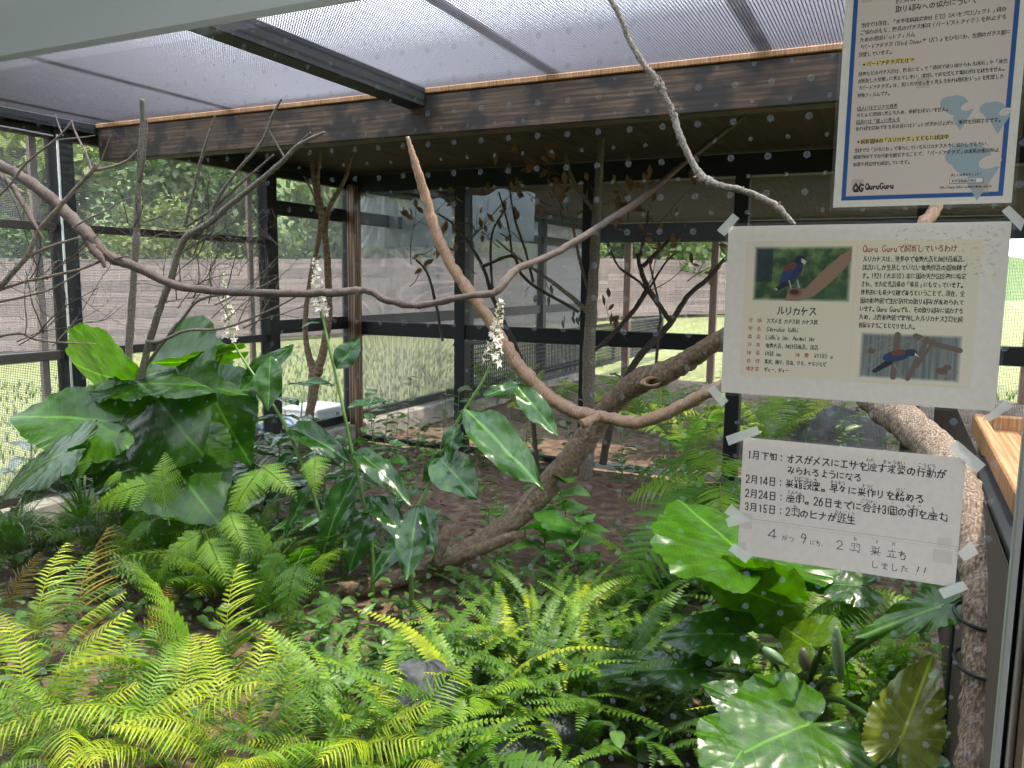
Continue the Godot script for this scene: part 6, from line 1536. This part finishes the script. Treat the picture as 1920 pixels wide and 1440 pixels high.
	for q in [[318, 985, -1.1, 308, 832, -1.2, 1], [330, 900, -1.25, 150, 960, -1.0, 1], [205, 860, -1.2, 62, 915, -1.0, 0], [505, 862, -1.4, 430, 985, -1.15, 1], [590, 845, -1.45, 600, 925, -1.3, 1], [410, 985, -1.15, 268, 1085, -0.95, 1], [385, 1000, -1.15, 430, 1090, -1.0, 1], [300, 970, -1.15, 225, 1025, -1.0, 0], [430, 955, -1.2, 450, 1030, -1.05, 1], [555, 1010, -1.3, 455, 1165, -1.1, 0], [570, 1030, -1.3, 530, 1195, -1.05, 0], [640, 1100, -1.3, 590, 1195, -1.1, 0], [120, 905, -1.1, 10, 960, -0.95, 0], [245, 880, -1.2, 180, 925, -1.1, 1], [60, 940, -1.05, -30, 1000, -0.9, 0], [480, 870, -1.4, 545, 930, -1.3, 1]]:
		frond_to(t, pz(q[0], q[1], q[2]), pz(q[3], q[4], q[5]), 1, q[6], cup(0.5, 0.9, 0.0), int(q[0]))
	t = thing("broad_fern", "large drooping dull green fern right of the log", "fern", pg(1330, 1010))
	var bf := pz(1350, 905, -2.5)
	for q in [[1125, 1105, -1.9], [1160, 930, -2.5], [1210, 1010, -2.2], [1190, 860, -2.9], [1260, 840, -3.0], [1340, 1080, -1.9], [1400, 850, -2.8], [1430, 940, -2.3], [1300, 830, -3.0]]:
		frond_to(t, bf, pz(q[0], q[1], q[2]), 3, 0 if int(q[0]) % 20 else 1, cup(0.6, 0.8, 0.0), int(q[0]))
	stalk(t, "stem", [pg(1330, 1010), bf], 0.03, 0.02, Color(0.06, 0.045, 0.03))
	t = thing("broad_fern", "bright broad fern rising behind the right taro", "fern", pg(1500, 1200))
	var bg := pz(1500, 1190, -1.45)
	for q in [[1430, 1060, -1.6], [1560, 1060, -1.7], [1660, 1090, -1.5], [1720, 1110, -1.4], [1480, 1085, -1.5], [1590, 1110, -1.3]]:
		frond_to(t, bg, pz(q[0], q[1], q[2]), 3, 1, cup(0.4, 0.9, 0.0), int(q[0]) / 10)
	# --- seedlings and small leafy plants
	for q in [[620, 1160, .2], [680, 1180, .18], [600, 1200, .18], [720, 1200, .16], [830, 1200, .16], [740, 1230, .16], [560, 1170, .18], [650, 1210, .16], [930, 1060, .18], [1060, 1050, .2]]:
		seedling(pg(q[0], q[1] + 50), q[2], 10, 0.085, 0.32, Color(0.06, 0.14, 0.025), R, "seedling", "small seedling with pointed leaves beside the fallen log", "seedlings by the log")
	for q in [[1060, 1010, .42], [1085, 1060, .3], [1020, 1040, .25]]:
		seedling(pg(q[0], q[1] + 20), q[2], 9, 0.19, 0.72, Color(0.11, 0.27, 0.035), R, "broadleaf_sapling", "pale broad leaved sapling below the thick log", "broad leaved saplings")
	for q in [[690, 800, .7], [720, 860, .5], [665, 860, .6]]:
		seedling(pg(q[0], q[1] + 110), q[2], 9, 0.12, 0.6, Color(0.09, 0.2, 0.03), R, "climbing_vine", "thin pale vine with broad leaves near the corner post", "vines by the corner post")
	for k in 46:
		var p := Vector3(R.randf_range(-4.2, 0.0), 0, R.randf_range(-4.5, -3.9)) if k < 22 else Vector3(R.randf_range(-4.1, 0.8), 0, R.randf_range(-8.0, -5.0))
		seedling(p, R.randf_range(0.25, 0.75), 14, R.randf_range(0.07, 0.14), 0.4, Color(0.05, 0.1, 0.02) if k % 3 else Color(0.12, 0.2, 0.03), R, "understorey_shrub", ("small dark leafy shrub" if k % 3 else "small light green shrub") + (" standing before the mesh partition" if k < 22 else " growing in the soil beyond the mesh partition"), "shrubs before the partition" if k < 22 else "shrubs beyond the partition")
	for q in [[1290, 800, -5.6], [1340, 780, -6.2], [1220, 760, -6.4], [1440, 800, -6.0], [1500, 790, -6.6], [1000, 760, -6.6], [930, 740, -7.4], [1150, 740, -7.0]]:
		var p := pz(q[0], q[1], q[2])
		p.y = 0.0
		fern("broad_fern", "sunlit feathery fern beyond the mesh partition", p, 3, [1, 2], 8, 0.75, 0.8, R, "ferns beyond the partition")
	for k in 30:
		seedling(Vector3(R.randf_range(-3.4, -0.5), 0, R.randf_range(-3.9, -2.1)), R.randf_range(0.08, 0.24), 8, R.randf_range(0.06, 0.1), 0.45, Color(0.08, 0.18, 0.02), R, "seedling", "low green seedling sprouting from the bare soil", "seedlings on the bare soil")
	# --- grass tufts behind the taro
	for q in [[150, 720, .75], [230, 740, .7], [330, 760, .7], [560, 860, .55], [20, 820, .6], [470, 850, .6], [430, 800, .6]]:
		var p := px_(q[0], q[1] + 130, -3.9)
		p.y = 0.0
		var b := MB.new()
		for k in 34:
			var an := R.randf() * TAU
			var sp := R.randf_range(0.15, 0.5)
			var d := Vector3(cos(an), 0, sin(an))
			var w := Vector3(-sin(an), 0, cos(an)) * 0.008
			var h: float = q[2] * R.randf_range(0.6, 1.15)
			var base := b.v.size()
			for s in 8:
				var f := s / 7.0
				var c := d * sp * f * f * h * 1.6 + Vector3.UP * h * (f - 0.35 * f * f * f * (1.0 + sp))
				var g := R.randf_range(0.8, 1.2)
				b.add(c - w * (1.0 - f * f), Vector2.ZERO, Color(0.09 * g, 0.15 * g, 0.03)); b.add(c + w * (1.0 - f * f), Vector2.ZERO, Color(0.12 * g, 0.19 * g, 0.04))
			b.grid(1, 7, base)
		t = thing("grass_tuft", "tuft of long arching grass blades along the side wall", "grass", p, "grass tufts along the side wall")
		part(t, "blades", b.commit(), M.small_leaf, Transform3D.IDENTITY, "stuff")
	# --- low ground cover and litter
	scatter("ground_cover", lance_mesh(0.55, Color(0.05, 0.11, 0.02), 9, 5, 2, 0.3), M.small_leaf, 5200, R, "dense low leaves covering the soil under the ferns", "ground cover", 0)
	scatter("leaf_litter", dry_leaf_mesh(), M.dry_leaf, 4200, R, "brown dry leaf litter and chips over the soil", "leaf litter", 1)
	rock(pg(800, 1365) + Vector3(0, 0.09, 0), Vector3(0.14, 0.13, 0.11), 4, "grey angular rock between sword ferns")
	rock(pg(950, 1440) + Vector3(0, 0.03, 0), Vector3(0.12, 0.08, 0.1), 5, "brown grey rock under the yellow ferns")
	rock(pg(1040, 1400) + Vector3(0, 0.02, 0), Vector3(0.13, 0.09, 0.1), 6, "dark flat rock beside the drooping sword fern")
	rock(pg(1560, 850) + Vector3(0, 0.12, 0), Vector3(0.35, 0.26, 0.3), 8, "brown earthy mound stone behind the notices")

func scatter(called: String, mesh: Mesh, m: Material, count: int, R: RandomNumberGenerator, label: String, category: String, kind: int) -> void:
	var mm := MultiMesh.new()
	mm.transform_format = MultiMesh.TRANSFORM_3D
	mm.use_colors = true
	mm.mesh = mesh
	mm.instance_count = count
	for k in count:
		var p: Vector3
		while true:
			p = Vector3(R.randf_range(-4.3, 0.9), 0, R.randf_range(-4.6, -0.1))
			var clearing := Vector2((p.x + 2.2) / 1.0, (p.z + 3.4) / 0.9).length()
			if kind == 1 or clearing > 1.0 + R.randf() * 0.4: break
		p.y = ground_y(p)
		var up := Vector3.UP
		var tr: Transform3D
		if kind == 0:
			p.y += pow(R.randf(), 1.5) * 0.16
			var an := R.randf() * TAU
			var d := Vector3(cos(an), R.randf_range(-0.1, 0.7), sin(an)).normalized() * R.randf_range(0.04, 0.085)
			tr = xf(p, p + d, Vector3.UP + Vector3(R.randfn(), 0, R.randfn()) * 0.4)
		else:
			tr = Transform3D(Basis(Vector3(R.randfn(), R.randfn(), R.randfn()).normalized(), R.randf() * 0.9) * Basis(Vector3.RIGHT, PI * 0.5) * Basis(Vector3.BACK, R.randf() * TAU), p + Vector3(0, 0.006, 0)).scaled_local(Vector3.ONE * R.randf_range(0.02, 0.06))
		mm.set_instance_transform(k, tr)
		var g := R.randf_range(0.6, 1.5)
		mm.set_instance_color(k, Color(g, g, g))
	var o := MultiMeshInstance3D.new()
	o.name = called
	o.multimesh = mm
	o.material_override = m
	o.set_meta("kind", "stuff")
	tag(o, label, category)
	add_child(o)
